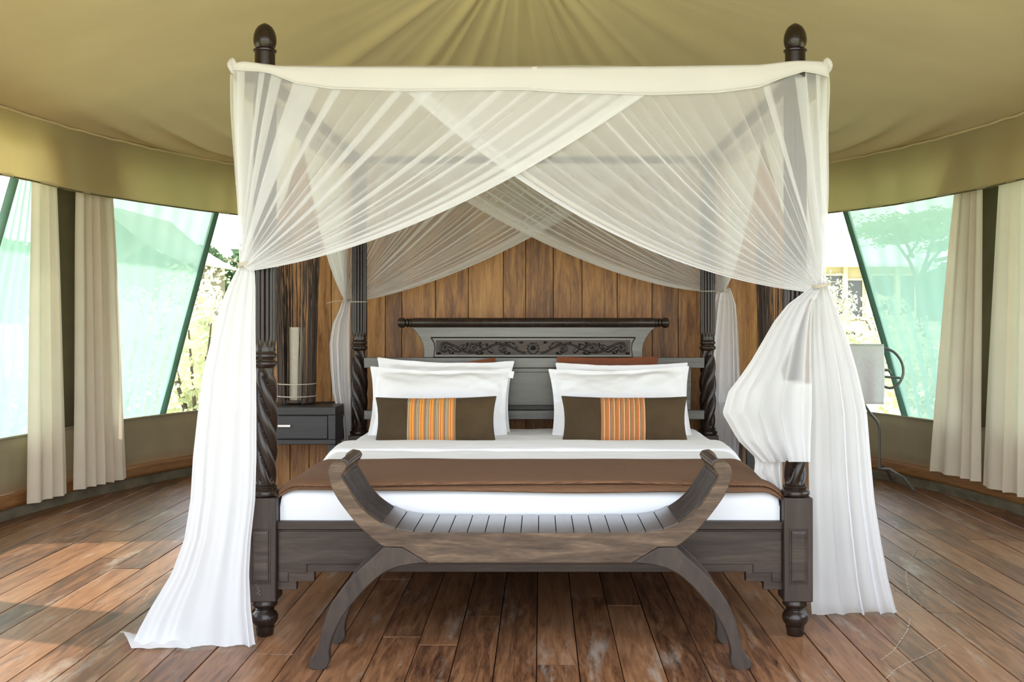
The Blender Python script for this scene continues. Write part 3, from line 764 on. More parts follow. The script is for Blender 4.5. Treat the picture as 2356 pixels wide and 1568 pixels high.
fullpoly = left+mirp(left)[::-1][1:]
slat_t = .010
for (ya, yb) in ((YB0, YB0+.042), (YB1-.042, YB1)):
    kid(fixn(MB().prism([bp(*q) for q in fullpoly], ya, yb).build('arm_frame', M['bench_wood'], bevel=.003, sharp=30)))
    lp = legp+[(925, 1259.5)]
    for f_ in (lambda q: q, mirp):
        pts = f_(lp)
        kid(fixn(MB().prism([bp(*q) for q in pts], ya+.001, yb-.001).build('leg', M['bench_leg'], bevel=.004, sharp=30)))
# seat slats: run front to back; surface follows the frame's inner curve
curve_in = inner_[12:]                              # from below the roll
surf = [bp(*q) for q in curve_in]
surf_full = surf+[(2*bp(bm_, 0)[0]-x, z) for x, z in reversed(surf)]
def seat_z(x):
    return interp(x, sorted(surf_full))
lines = [876, 910.5]+[910.5+41.05*k for k in range(1, 16)]+[2*bm_-876]
lines = [876, 910.5, 951.4, 992, 1033, 1075, 1116, 1157.6, 1198.5, 1239, 1279.5, 1320.6, 1362, 1403.6, 1445, 1485.5, 1526, 1563]
for a, b_ in zip(lines, lines[1:]):
    x0, x1 = bp(a, 0)[0]+.0016, bp(b_, 0)[0]-.0016
    s = MB(); n = 4
    s.grid(lambda u, v: (lerp(x0, x1, u), lerp(YB0+.004, YB1-.004, v), seat_z(lerp(x0, x1, u))+.004), n, 1)
    s.grid(lambda u, v: (lerp(x0, x1, u), lerp(YB1-.004, YB0+.004, v), seat_z(lerp(x0, x1, u))-.006), n, 1)
    b0 = 0; w = n+1
    for (i, j, k_, l_) in ((0, w, 2*w+w, 2*w), ): pass
    s.face((0, w, 2*w, 3*w)); s.face((n, 3*w+n, 2*w+n, w+n))
    s.face(tuple(range(0, w))+tuple(range(3*w+n, 3*w-1, -1))); s.face(tuple(range(w+n, w-1, -1))+tuple(range(2*w, 2*w+w)))
    kid(fixn(s.build('seat_slat', M['slat_wood'], sharp=30)))
# arm slats: follow the curve downward, side by side
armc = [q for q in inner_[12:] if q[0] <= 878 and q[1] > 1092]
def arm_pts(mirror):
    pts = mirp(armc) if mirror else armc
    return [bp(*q) for q in pts]
NS = 8
for mirror in (False, True):
    ap = arm_pts(mirror)
    for k in range(NS):
        ya = lerp(YB0+.03, YB1-.03, k/NS)+.003; yb = lerp(YB0+.03, YB1-.03, (k+1)/NS)-.003
        s = MB(); ym = (ya+yb)/2
        rows = []
        for i, (x, z) in enumerate(ap):
            a = Vector(ap[max(0, i-1)]); c = Vector(ap[min(len(ap)-1, i+1)]); d = (c-a).normalized(); nrm = Vector((-d.y, d.x)) if not mirror else Vector((d.y, -d.x))
            def q(off, y): return (x+nrm.x*off, y, z+nrm.y*off)
            sg = 1
            rows.append([q(-.006, ya), q(.0045, ya), q(.0065, ya+.003), q(.0065, yb-.003), q(-.006, yb)])
        for r_ in rows:
            for v_ in r_: s.vert(v_)
        for i in range(len(rows)-1):
            for j in range(5):
                j2 = (j+1) % 5; s.face((i*5+j, i*5+j2, (i+1)*5+j2, (i+1)*5+j))
        s.face((0, 1, 2, 3, 4)); e = (len(rows)-1)*5; s.face((e+4, e+3, e+2, e+1, e))
        kid(fixn(s.build('arm_slat', M['arm_wood'], sharp=25)))
    cx, cz = bp(2*bm_-781 if mirror else 781, 1075)
    kid(MB().lathe([(.012, YB0+.041), (.0195, YB0+.043), (.0195, YB1-.043), (.012, YB1-.041)], 24, (cx+(.004 if not mirror else -.004), 0, cz+.002), 'y').build('arm_roll', M['dark_post'], sharp=40))

# ------------------------------------------------------------------ bed net (mosquito net) draped on the canopy
net = thing('bed_net', (XM, 1.0, 0), 'white sheer bed net tied back to the four bed posts', 'mosquito net')
NB = net.location.copy()
def nkid(o, par=net):
    o.parent = par; o.matrix_parent_inverse = Matrix.Translation(-NB); return o
YN0, YN1 = -.095, YB+.095
XN0, XN1 = XL-.095, XR+.095
# header band around the top
low_edge = [(540, 160), (600, 163), (625, 168), (680, 190), (760, 203), (930, 208), (1200, 205), (1300, 212), (1500, 217), (1650, 212), (1745, 200), (1800, 178), (1850, 163), (1880, 168), (1910, 176)]
top_edge = [(540, 145), (560, 140), (600, 146), (640, 151), (760, 154), (1240, 154), (1500, 153), (1750, 149), (1810, 142), (1840, 140), (1890, 141), (1910, 146)]
def hz(tbl, x, Y): 
    px = CX+x*F/(CAMD+YN0); return H-(interp(px, tbl)-CY)*(CAMD+YN0)/F
def header(side):
    def f(u, v):
        if side == 'f': x, y = lerp(XN0, XN1, u), YN0
        elif side == 'b': x, y = lerp(XN1, XN0, u), YN1
        elif side == 'l': x, y = XN0, lerp(YN1, YN0, u)
        else: x, y = XN1, lerp(YN0, YN1, u)
        if side in 'fb': zt, zb = hz(top_edge, x, y), hz(low_edge, x, y)
        else:
            e = smooth(min(u, 1-u)*6); zt = 2.03-.012*e; zb = lerp(2.0, 1.93, e)
        bul = .008*math.sin(v*PI)
        d = (0, -bul) if side == 'f' else (0, bul) if side == 'b' else (-bul, 0) if side == 'l' else (bul, 0)
        w_ = .004*nz(u*9, v*2, ord(side)*.1)
        return (x+d[0]+(w_ if side in 'lr' else 0), y+d[1]+(w_ if side in 'fb' else 0), lerp(zt, zb, v))
    return f
for s in 'fblr':
    hb = nkid(MB().grid(header(s), 120, 8).build('header_band', M['header'], sharp=0, solid=.002))
    if s == 'f':
        fseam = header('f')
        pts = [Vector(fseam(i/120, 1))+Vector((0, -.002, 0)) for i in range(121)]
        sm_ = MB().tube(pts, .0035, 6).build('piping', M['header']); nkid(sm_, hb)
        sm_.parent = hb; sm_.matrix_parent_inverse = Matrix.Identity(4)
        sm_ = MB().grid(lambda u, v: Vector(fseam((P(1230, 0, YN0).x-XN0)/(XN1-XN0)+lerp(-.004, .004, u), v))+Vector((0, -.003, 0)), 2, 6).build('seam_strip', M['header']); sm_.parent = hb
# corner puffs where the net is pulled over the rail ends
for x in (XN0, XN1):
    sgn = -1 if x < 0 else 1
    def puff(u, v, x=x, sgn=sgn):
        a = 2*PI*u; r = .022*math.sin(PI*v)**.6*(1+.3*math.sin(a*3+v*5)); return (x+sgn*(-.004)+r*math.cos(a)*.7, YN0+.01+r*math.sin(a), lerp(1.985, 2.045, v))
    nkid(MB().grid(puff, 20, 12, True).build('corner_gather', M['header'], sharp=0))
# roof of the net
def roof(u, v):
    x, y = lerp(XN0, XN1, u), lerp(YN0, YN1, v)
    return ((x, y, 2.014-.018*math.sin(PI*u)*math.sin(PI*v)+.004*nz(x*4, y*4)), .25)
nkid(MB().grid(roof, 60, 60).build('net_roof', M['net'], sharp=0))
# curtains gathered to a tie
def warp(n, seed, fold_amt=1.0, K=2):
    rg = random.Random(seed); A = [rg.choice([.05, .1, .3, .6, 1.3, 3.0, 4.0])*fold_amt for _ in range(n+2)]
    W = [rg.uniform(.5, 1.6) for _ in range(n)]; tot = sum(W); c = [0]
    for w in W: c.append(c[-1]+w/tot)
    def g(s):
        q = s*n; i = min(n-1, int(q)); f_ = q-i
        base = lerp(c[i], c[i+1], f_); a = lerp(A[i], A[i+1], smooth(f_))
        return base+a*math.sin(2*PI*f_)/(2*PI)*(c[i+1]-c[i]), math.cos(2*PI*f_), a
    return g
def drape(name, Hf, T, C, n, seed, out, tie_dir, amp=.016, dens_top=0, hem=.035, nv=44, sub=26, fold_amt=1.0, mname='net', bunch=.028, flare=(0, 0, 0)):
    """Hf(u): point on the header; T: tie point; C(u): control point of each strand; out: outward normal of the hanging plane"""
    g = warp(n, seed, fold_amt); out = Vector(out); td = Vector(tie_dir)
    def f(s, v):
        uw, c, a = g(s); uw = clamp(uw)
        p0 = Hf(uw); p2 = Vector(T)+td*(uw-.5)*2*bunch; p1 = C(uw)
        t = v; p = p0*(1-t)**2+p1*2*t*(1-t)+p2*t*t
        am = amp*(.12+.88*math.sin(PI*min(1, t*1.05))**.7)*(.4+.6*min(1, a))*(1-.35*t)
        p = p+out*(c*am)
        p = p+out*(.010*nz(s*7, t*2.0, seed)*smooth(t*4))
        d = .9*smooth((uw-(1-hem))/.012) if hem else 0
        d = max(d, .75*smooth((t-.78)/.22), dens_top*smooth((.06-t)/.05))
        return (p, clamp(d+.0001))
    return nkid(MB().grid(f, n*sub, nv).build(name, M[mname], sharp=0))
def Pf(px, py): return P(px, py, YN0)
ZH = lambda x: hz(low_edge, x, 0)+.006
TLF = P(566, 607, -.07); TRF = P(1889, 657, -.07)
# front left (outermost layer)
def Hfl(u): x = lerp(XN0+.005, Pf(1492, 0).x, u); return Vector((x, YN0+.006, ZH(x)))
def Cfl(u):
    p0 = Hfl(u); mid = (p0+TLF)/2; tgt = P(975, 573, -.10)
    base = Vector((lerp(p0.x, TLF.x, .5), -.09, lerp(p0.z, TLF.z, .5)))
    e = u**1.5
    return base+Vector((-.10*math.sin(PI*u)*.5, -.03, -.05*math.sin(PI*u)))*(1-e*.2)+(tgt-((Hfl(1)+TLF)/2))*e*1.0
drape('front_drape', Hfl, TLF+Vector((.0, -.02, -.012)), Cfl, 18, 11, (0, -1, 0), (.6, 0, -.45), hem=.055, bunch=.03)
# front right (behind the left one)
def Hfr(u): x = lerp(XN1-.005, Pf(928, 0).x, u); return Vector((x, YN0+.012, ZH(x)))
def Cfr(u):
    p0 = Hfr(u); base = (p0+TRF)/2; base.y = -.075; e = u**1.5
    tgt = P(1400, 628, -.08)
    return base+Vector((.08*math.sin(PI*u)*.5, 0, -.05*math.sin(PI*u)))+(tgt-((Hfr(1)+TRF)/2))*e
drape('front_drape', Hfr, TRF+Vector((-.0, 0, -.012)), Cfr, 19, 23, (0, -1, 0), (-.6, 0, -.45), hem=.055, bunch=.03)
# sides at the front corners
for (x, T, s, sd) in ((XN0, TLF, -1, 5), (XN1, TRF, 1, 6)):
    def Hs(u, x=x): return Vector((x, lerp(YN0, 1.05, u), 1.985-.05*smooth(u*6)))
    def Cs(u, x=x, T=T): 
        p0 = Hs(u, x); b_ = (p0+T)/2; b_.x = lerp(x, T.x, .5); return b_+Vector((0, 0, -.10*u*1.6))
    drape('side_drape', Hs, T, Cs, 20, sd, (s, 0, 0), (0, .5, -.4), hem=.04)
# rear corners
TLB = P(797, 692, YB+.06); TRB = P(1664, 668, YB+.06)
def Pb(px, py): return P(px, py, YN1)
def Hbl(u): x = lerp(XN0, Pb(1480, 0).x, u); return Vector((x, YN1+.004, 1.955))
def Cbl(u):
    p0 = Hbl(u); b_ = (p0+TLB)/2; return b_+(P(1090, 652, YN1)-((Hbl(1)+TLB)/2))*u**1.5
drape('rear_drape', Hbl, TLB, Cbl, 26, 31, (0, 1, 0), (.5, 0, -.4), hem=.08)
def Hbr(u): x = lerp(XN1, Pb(950, 0).x, u); return Vector((x, YN1-.012, 1.955))
def Cbr(u):
    p0 = Hbr(u); b_ = (p0+TRB)/2; return b_+(P(1385, 668, YN1)-((Hbr(1)+TRB)/2))*u**1.5
drape('rear_drape', Hbr, TRB, Cbr, 26, 37, (0, 1, 0), (-.5, 0, -.4), hem=.08)
for (x, T, s, sd) in ((XN0, TLB, -1, 7), (XN1, TRB, 1, 8)):
    def Hs(u, x=x): return Vector((x, lerp(YN1, 1.08, u), 1.985-.05*smooth(u*6)))
    def Cs(u, x=x, T=T):
        p0 = Hs(u, x); b_ = (p0+T)/2; b_.x = x; return b_+Vector((s*.01, 0, -.14*u))
    drape('side_drape', Hs, T, Cs, 16, sd, (s, 0, 0), (0, -.5, -.4), hem=.05)
# tails below the ties
def tail(name, rows, n, seed, amp, dens=.5, flow=0, fold_amt=1.0, mname='net_tail', densf=None, nv=60):
    """rows: (py, left px, right px, Y left, Y right) measured at that depth"""
    g = warp(n, seed, fold_amt)
    y0, y1 = rows[0][0], rows[-1][0]
    cols = [[(r[0], r[k]) for r in rows] for k in range(1, 5)]
    def f(s, v):
        uw, c, a = g(s); uw = clamp(uw)
        py = lerp(y0, y1, v)
        L, R_, YL, YR = (interp(py, cc) for cc in cols)
        px = lerp(L, R_, uw); Y = lerp(YL, YR, uw)+c*amp*(.35+.65*v)*(.4+.6*min(1, a))+.01*nz(s*6, v*3, seed)
        p = P(px, py, Y)
        if p.z < .006: p.z = .006+.004*abs(nz(s*20, v*5))
        d = dens
        if densf: d = densf(uw, py, px)
        if py > y1-14 or py < y0+30: d = 1
        return (p, clamp(d, .001, 1))
    return nkid(MB().grid(f, n*16, nv).build(name, M[mname], sharp=0))
tail('front_tail', [(600, 556, 580, -.07, -.07), (620, 545, 586, -.07, -.07), (660, 524, 588, -.08, -.07), (700, 508, 588, -.09, -.07), (760, 491, 588, -.10, -.08), (850, 468, 589, -.11, -.08), (950, 455, 590, -.12, -.09), (1050, 444, 590, -.13, -.10),
     (1150, 438, 587, -.13, -.11), (1240, 424, 577, -.14, -.12), (1320, 394, 573, -.14, -.13), (1400, 345, 577, -.15, -.14), (1450, 318, 583, -.155, -.145), (1490, 300, 588, -.165, -.15)], 5, 41, .020, dens=1, fold_amt=.5)
tail('front_tail', [(650, 1876, 1902, -.07, -.07), (680, 1868, 1915, -.04, -.06), (760, 1862, 1945, .02, -.02), (850, 1862, 1972, .04, .02), (950, 1862, 1995, .06, .05), (1050, 1860, 2003, .08, .08), (1150, 1862, 2012, .11, .12), (1250, 1864, 2028, .15, .16), (1330, 1864, 2043, .18, .2), (1390, 1866, 2058, .21, .24), (1414, 1868, 2066, .24, .27)], 5, 43, .022, dens=.9, fold_amt=.5)
def blown_d(u, py, px=0):
    edge = interp(py, [(680, 1866), (850, 1798), (890, 1805)]); a = smooth((edge-px)/9+.5); b = smooth((py-(878+.12*(px-1830)))/7+.5)
    return max(.02, .95*max(a, b))
tail('blown_tail', [(655, 1872, 1892, -.07, -.07), (700, 1812, 1872, -.08, -.08), (740, 1780, 1868, -.06, -.10), (780, 1757, 1866, -.04, -.11), (830, 1728, 1866, -.02, -.12), (870, 1700, 1868, 0, -.12), (900, 1676, 1868, .02, -.13), (950, 1662, 1868, .04, -.13), (985, 1682, 1866, .05, -.13), (1015, 1700, 1865, .05, -.13), (1062, 1748, 1864, .05, -.13)], 5, 47, .02, mname='net', densf=blown_d)
tail('blown_tail', [(1000, 1720, 1800, .06, .05), (1060, 1738, 1800, .06, .05), (1085, 1735, 1800, .06, .05), (1110, 1762, 1800, .06, .06), (1140, 1786, 1800, .06, .06)], 5, 49, .01, dens=.2, mname='net_tail', nv=20)
tail('rear_tail', [(686, 790, 806, YB+.06, YB+.06), (712, 781, 806, YB+.06, YB+.06), (745, 765, 806, YB+.06, YB+.06), (790, 758, 806, YB+.06, YB+.06), (850, 761, 806, YB+.06, YB+.06), (900, 765, 808, YB+.06, YB+.06), (960, 779, 808, YB+.06, YB+.06), (1100, 795, 812, YB+.06, YB+.06)], 5, 51, .018)
tail('rear_tail', [(662, 1652, 1680, YB+.06, YB+.06), (700, 1638, 1693, YB+.05, YB+.06), (780, 1624, 1699, YB+.04, YB+.06), (870, 1613, 1703, YB+.02, YB+.06), (925, 1610, 1703, YB+.02, YB+.06)], 6, 53, .016)
tail('rear_tail', [(900, 1634, 1703, YB+.05, YB+.07), (1000, 1640, 1702, YB+.05, YB+.07), (1100, 1650, 1696, YB+.05, YB+.07)], 5, 55, .014, dens=.1)
# hem lying on the boards at the near left tail
c = [FL(273, 1456, .008), FL(302, 1493, .006), FL(400, 1462, .02), FL(440, 1492, .006)]
def flap(u, v):
    p = lerp(lerp(c[0], c[1], v), lerp(c[2], c[3], v), u); p.z += .018*math.sin(PI*v)*(1-.5*u)+.006*nz(u*5, v*4)+.004; return (p, .6)
nkid(MB().grid(flap, 24, 10).build('floor_hem', M['net_tail'], sharp=0))
# ties: string wound round the gathered cloth with a free end
def tie(T, px_end, Yend, post_x, post_y, rad=.026):
    b = MB(); T = Vector(T)
    for k in range(3):
        pts = [T+Vector((rad*math.cos(a)*(1+.05*k), rad*math.sin(a), .004*k-.004+.006*math.cos(a))) for a in [2*PI*i/24 for i in range(25)]]
        b.tube(pts, .0022, 6, caps=False)
    e = P(*px_end, Yend); b.tube([T+Vector((-.02 if e.x < T.x else .02, -rad*.7, 0)), (T+e)/2+Vector((0, -.01, .006)), e], .002, 5)
    q = Vector((post_x, post_y, T.z-.006)); pr_ = .046
    loop = [q+Vector((pr_*math.cos(a), pr_*math.sin(a), 0)) for a in [2*PI*i/28 for i in range(29)]]
    b.tube(loop, .002, 5, caps=False); nkid(b.build('tie_string', M['string']))
tie(P(566, 607, -.07), (514, 597), -.09, XL, 0)
tie(P(1888, 657, -.07), (1936, 648), -.09, XR, 0)
tie(P(797, 692, YB+.06), (752, 697), YB+.05, XL, YB, .018)
tie(P(1666, 668, YB+.06), (1630, 690), YB-.01, XR, YB, .022)

# ------------------------------------------------------------------ bedside tables, twig lamps
def nightstand(xc, label):
    t = thing('bedside_table', (xc, 2.06, 0), label, 'bedside table', 'bedside tables')
    def k(b, n, m, bev=.003, par=None): o = b.build(n, m, par or t, bevel=bev, smooth_=True); return o
    w, y0, y1 = .3, -.19, .19
    k(MB().box(-w, w, y0, y1, .62, .662), 'top', M['night_wood'])
    k(MB().box(-w, w, y0, y1, .464, .49), 'bottom_rail', M['night_wood'])
    for s in (-1, 1):
        k(MB().box(min(s*w, s*(w-.04)), max(s*w, s*(w-.04)), y0, y1, .49, .62), 'side_panel', M['night_wood'])
        for y in (y0, y1-.04):
            k(MB().box(min(s*w, s*(w-.04)), max(s*w, s*(w-.04)), y, y+.04, 0, .464), 'leg', M['night_wood'])
    k(MB().box(-w+.04, w-.04, y0+.02, y1, .49, .62), 'carcass', M['cable'], 0)
    dr = k(MB().box(-w+.043, w-.043, y0+.002, y0+.022, .494, .616), 'drawer', M['night_wood'])
    k(MB().box(-.065, .065, y0-.018, y0-.012, .558, .570).box(-.055, -.047, y0-.013, y0+.003, .560, .568).box(.047, .055, y0-.013, y0+.003, .560, .568), 'handle', M['steel'], .001, dr)
    return t
nightstand(P(772, 0, 1.87).x-.3, 'charcoal bedside table with steel handle left of the bed')
nightstand(XR+.18+.3, 'charcoal bedside table right of the bed behind the blown net')
def twig_lamp(xc, label, seed):
    rg = random.Random(seed); yc = 2.08
    t = thing('twig_lamp', (xc, yc, .662), label, 'lamp', 'twig lamps beside the bed')
    MB().lathe([(.04, .02), (.04, .42)], 20).build('shade', M['shade'], t, sharp=40)
    base = MB().lathe([(.085, .014), (.085, .024)], 20).build('base_plate', M['twig'], t, sharp=40)
    for ring, zz in ((0, .045), (1, .112)):
        pts = [Vector((.102*math.cos(a), .102*math.sin(a), zz+.001*math.sin(a*40))) for a in [2*PI*i/160 for i in range(161)]]
        MB().tube(pts, .0028, 6, caps=False).build('twine_band', M['string'], t)
    for i in range(5):
        a = 2*PI*i/5+.3
        MB().lathe([(.003, 0), (.012, .003), (.014, .009), (.008, .014)], 10, (.08*math.cos(a), .08*math.sin(a), 0)).build('pebble_foot', M['stone'], t)
    # twigs: 120 single stems, denser at both flanks
    for i in range(150):
        a = rg.uniform(0, 2*PI); ca, sa_ = math.cos(a), math.sin(a)
        if abs(ca) < .35 and rg.random() < .72: continue
        if sa_ < 0 and abs(ca) < .62 and rg.random() < .6: continue
        r0 = rg.uniform(.088, .099); top = rg.uniform(.70, 1.02); sp_ = rg.uniform(.98, 1.25)
        pts = []; wob = rg.random()*9
        lean = (1 if ca > 0 else -1)*rg.uniform(-.01, .02)
        for j in range(9):
            z = top*j/8; e = j/8
            pts.append((r0*ca*lerp(1, sp_, e)+lean*e+.004*math.sin(wob+z*22)*e, r0*sa_*lerp(1, .8, e)+.004*math.cos(wob+z*19)*e, z+.012))
        MB().tube(pts, [lerp(.0028, .0014, j/8) for j in range(9)], 5).build('twig', M['twig'], t)
    return t
twig_lamp(P(676, 0, 2.0).x, 'twig lamp with cream shade left of the bed', 1)
twig_lamp(P(1800, 0, 2.0).x, 'twig lamp half hidden behind the right front bed post', 2)
o = MB().tube([(P(700, 0, 2.0).x, 2.1, .668), (-1.22, 2.14, .666), (-1.12, 2.17, .668), (-1.09, 2.22, .667), (-1.06, 2.3, .66)], .003, 6).build('lamp_cable', M['cable'])
tag(o, 'thin black lamp cable on the left bedside table', 'cable')
o = MB().box(-.05, .05, -.05, .05, 0, .10).build('tissue_box', M['header'], bevel=.006, loc=(P(1716, 0, 2.05).x+.03, 2.03, .663))
tag(o, 'small white box on the right bedside table', 'box')

# ------------------------------------------------------------------ window curtains
def wcurtain(pt0, pt1, pb0, pb1, ybot, n, seed, label, k0=.965):
    ztop = 2.15; g = warp(n, seed, .35)
    a0, a1, b0, b1 = th_at(pt0, k0), th_at(pt1, k0), th_at(pb0, k0), th_at(pb1, k0)
    pm = ell((b0+b1)/2, k0); zb = H-(ybot-CY)*(pm.y+CAMD)/F
    def f(s, v):
        uw, c_, a = g(s); uw = clamp(uw); e = smooth(v)
        th = lerp(lerp(a0, a1, uw), lerp(b0, b1, uw), v**.8)
        am = .022+.012*v
        return ell(th, k0+(c_*am*(.5+.5*min(1, a))+.006*nz(s*5, v*2, seed))/3.2, lerp(ztop, zb+.006*nz(s*3, seed), v))
    o = MB().grid(f, n*24, 30).build('window_curtain', M['curtain'], sharp=0)
    return tag(o, label, 'curtain', 'cream curtains at the tent windows')
wcurtain(78, 130, 68, 158, 1147, 3, 61, 'cream curtain nearest the left window netting edge, left of the olive panel')
wcurtain(180, 256, 175, 295, 1113, 5, 62, 'cream pleated curtain right of the olive panel on the left wall')
wcurtain(2207, 2258, 2134, 2252, 1094, 4, 63, 'cream curtain left of the olive panel on the right wall', .965)
wcurtain(2302, 2400, 2256, 2420, 1138, 4, 64, 'cream curtain right of the olive panel at the right wall', .965)

# ------------------------------------------------------------------ iron towel stand and towel
DY = 3.45
rack = thing('towel_stand', P(2022, 1100, DY)*1.0, 'grey iron towel stand with scrolled end beside the right canvas wall', 'towel stand')
RB = rack.location.copy()
def rk(o): o.parent = rack; o.matrix_parent_inverse = Matrix.Translation(-RB); return o
q3 = lambda a, b, y=DY: P(a, b, y)
sc_pts = cat([(1977, 848), (1988, 822), (2008, 805), (2030, 800), (2056, 809), (2074, 832), (2078, 859), (2068, 882), (2050, 892), (2031, 886), (2022, 869), (2029, 854), (2043, 851), (2050, 859)], 5)
rk(MB().tube([q3(*p) for p in sc_pts], .009, 8).build('scroll', M['iron']))
rk(MB().tube([q3(2033, 866), q3(2071, 869)], .008, 8).build('scroll_bar', M['iron']))
for dx in (0, -95):
    rk(MB().tube([q3(a+dx, b) for a, b in cat([(1977, 848), (1976, 900), (1998, 944), (2016, 966), (2023, 985), (2023.5, 1030), (2023, 1078)], 4)], .009, 8).build('upright', M['iron']))
    for yy in (-.25, .2):
        a = q3(2023+dx, 1078); rk(MB().tube([a, a+Vector((.04, yy*.4, .01)), a+Vector((.10, yy*.8, -.03)), Vector((a.x+.15, a.y+yy, .012))], .009, 8).build('foot', M['iron']))
rk(MB().tube([q3(1880, 800), q3(2028, 800)], .008, 8).build('towel_bar', M['iron']))
def towel(u, v):
    a = lerp(1925, 2033, u); 
    if v < .5: b = lerp(935, 794, v*2)+(-6 if u > .5 else 0)*(1-v*2); y = DY-.035
    else: b = lerp(794, 900, (v-.5)*2); y = DY+.035
    k = abs(v-.5)*2
    y = DY+(-.04 if v < .5 else .04)*min(1, k*6); b = b-2*(1-min(1, k*6))
    return q3(a+2*math.sin(v*6), b, y+.012*math.sin(u*14)*k)
o = MB().grid(towel, 30, 40).build('towel', M['towel'], sharp=0, solid=.006)
tag(o, 'white towel hanging over the iron stand at right', 'towel')

# ------------------------------------------------------------------ outside
def grass_mat():
    m, nt, b, out = mat('dry savanna grass'); g = N(nt, 'ShaderNodeNewGeometry')
    n = N(nt, 'ShaderNodeTexNoise'); n.inputs['Scale'].default_value = .5; n.inputs['Detail'].default_value = 8; nt.links.new(g.outputs['Position'], n.inputs['Vector'])
    r = ramp(nt, n.outputs[0], [(.35, (.45, .48, .22)), (.65, (.70, .66, .40))]); nt.links.new(r.outputs[0], b.inputs['Base Color']); b.inputs['Roughness'].default_value = .95; return m
M['grass'] = grass_mat()
def ground(u, v):
    x = lerp(-90, 90, u); y = lerp(-30, 130, v)
    d = max(0, math.hypot(x, y-1)-5); z = -.45+min(1.3, d*.03)+.12*nz(x*.15, y*.15)*min(1, d*.2)
    return (x, y, z)
o = MB().grid(ground, 90, 80).build('ground', M['grass'], sharp=0); tag(o, 'sunlit grassy ground outside the tent', 'ground', kind='structure')
def leafmat(name, c1, c2):
    m, nt, b, out = mat(name); oi = N(nt, 'ShaderNodeNewGeometry'); n = N(nt, 'ShaderNodeTexNoise'); n.inputs['Scale'].default_value = 3; nt.links.new(oi.outputs['Position'], n.inputs['Vector'])
    r = ramp(nt, n.outputs[0], [(.3, c1), (.7, c2)]); df = b; nt.links.new(r.outputs[0], b.inputs['Base Color']); b.inputs['Roughness'].default_value = .8
    t = N(nt, 'ShaderNodeBsdfTranslucent'); nt.links.new(r.outputs[0], t.inputs[0]); ms = N(nt, 'ShaderNodeMixShader'); ms.inputs[0].default_value = .4
    nt.links.new(b.outputs[0], ms.inputs[1]); nt.links.new(t.outputs[0], ms.inputs[2]); nt.links.new(ms.outputs[0], out.inputs[0]); return m
M['bush'] = leafmat('pale bush leaves', (.42, .46, .24), (.70, .70, .45))
M['far_tree'] = leafmat('far tree leaves', (.05, .10, .04), (.12, .19, .07))
M['bark'] = wood('tree bark', [(.3, (.05, .04, .03)), (.7, (.13, .10, .075))], (8, 8, 2), (.7, .9), .3)
def bush_mesh(n, R_, hgt, leaf_, seed, flat=1):
    rg = random.Random(seed); b = MB()
    cl = [(rg.gauss(0, .45), rg.gauss(0, .45), rg.uniform(.15, .85)) for _ in range(14)]
    for i in range(n):
        c_ = rg.choice(cl); v = Vector((rg.gauss(0, 1), rg.gauss(0, 1), rg.gauss(0, 1))).normalized()*rg.uniform(.6, 1)*.38
        p = Vector(((c_[0]+v.x)*R_, (c_[1]+v.y)*R_, max(.02, (c_[2]+v.z*.8)*hgt)))
        d = Vector((rg.gauss(0, 1), rg.gauss(0, 1), rg.gauss(0, .8))).normalized(); e = d.orthogonal().normalized()
        L = leaf_*rg.uniform(.6, 1.3); w = L*.32
        k = b.vert(p-d*L/2); b.vert(p+e*w); b.vert(p+d*L/2+Vector((0, 0, -.1*L))); b.vert(p-e*w); b.face((k, k+1, k+2, k+3))
    return b
def place_ground_z(x, y):
    d = max(0, math.hypot(x, y-1)-5); return -.45+min(1.3, d*.03)+.12*nz(x*.15, y*.15)*min(1, d*.2)
proto_b = None
def bush(px, Y, wid, hgt, seed, label):
    x = (px-CX)*(CAMD+Y)/F; t = thing('bush', (x, Y, place_ground_z(x, Y)), label, 'bush', 'bushes outside the tent')
    f_ = bush_mesh(2600, wid, hgt, .10, seed).build('foliage', M['bush'], t, smooth_=False); f_['kind'] = 'stuff'
    st = MB(); rg = random.Random(seed)
    for i in range(6):
        a = rg.uniform(0, 6.28); st.tube([(0, 0, -.05), (wid*.2*math.cos(a), wid*.2*math.sin(a), hgt*.35), (wid*.45*math.cos(a), wid*.45*math.sin(a), hgt*.75)], [.03, .02, .008], 5)
    st.build('stem', M['bark'], t)
for (px, Y, w, h, sd, lab) in ((455, 8, 1.0, 1.9, 1, 'tall pale bush right of the left rear netting edge'), (350, 20, 1.4, 2.0, 2, 'bush behind the left rear netting centre'), (280, 12, 1.1, 1.5, 3, 'bush low behind the left rear netting beside the curtain'), (560, 17, 1.4, 2.2, 4, 'bush behind the left front net tail'), (20, 8, .85, 1.4, 5, 'bush behind the far left netting'),
                              (1950, 12, 1.1, 1.2, 6, 'bush in front of the lodge behind the towel'), (2060, 17, 1.4, 1.5, 7, 'bush right of the lodge behind netting'), (2200, 10, .8, 1.2, 8, 'bush behind the right netting near the curtain'), (1890, 23, 1.5, 2.0, 9, 'bush left of the lodge windows')):
    bush(px, Y, w, h, sd, lab)
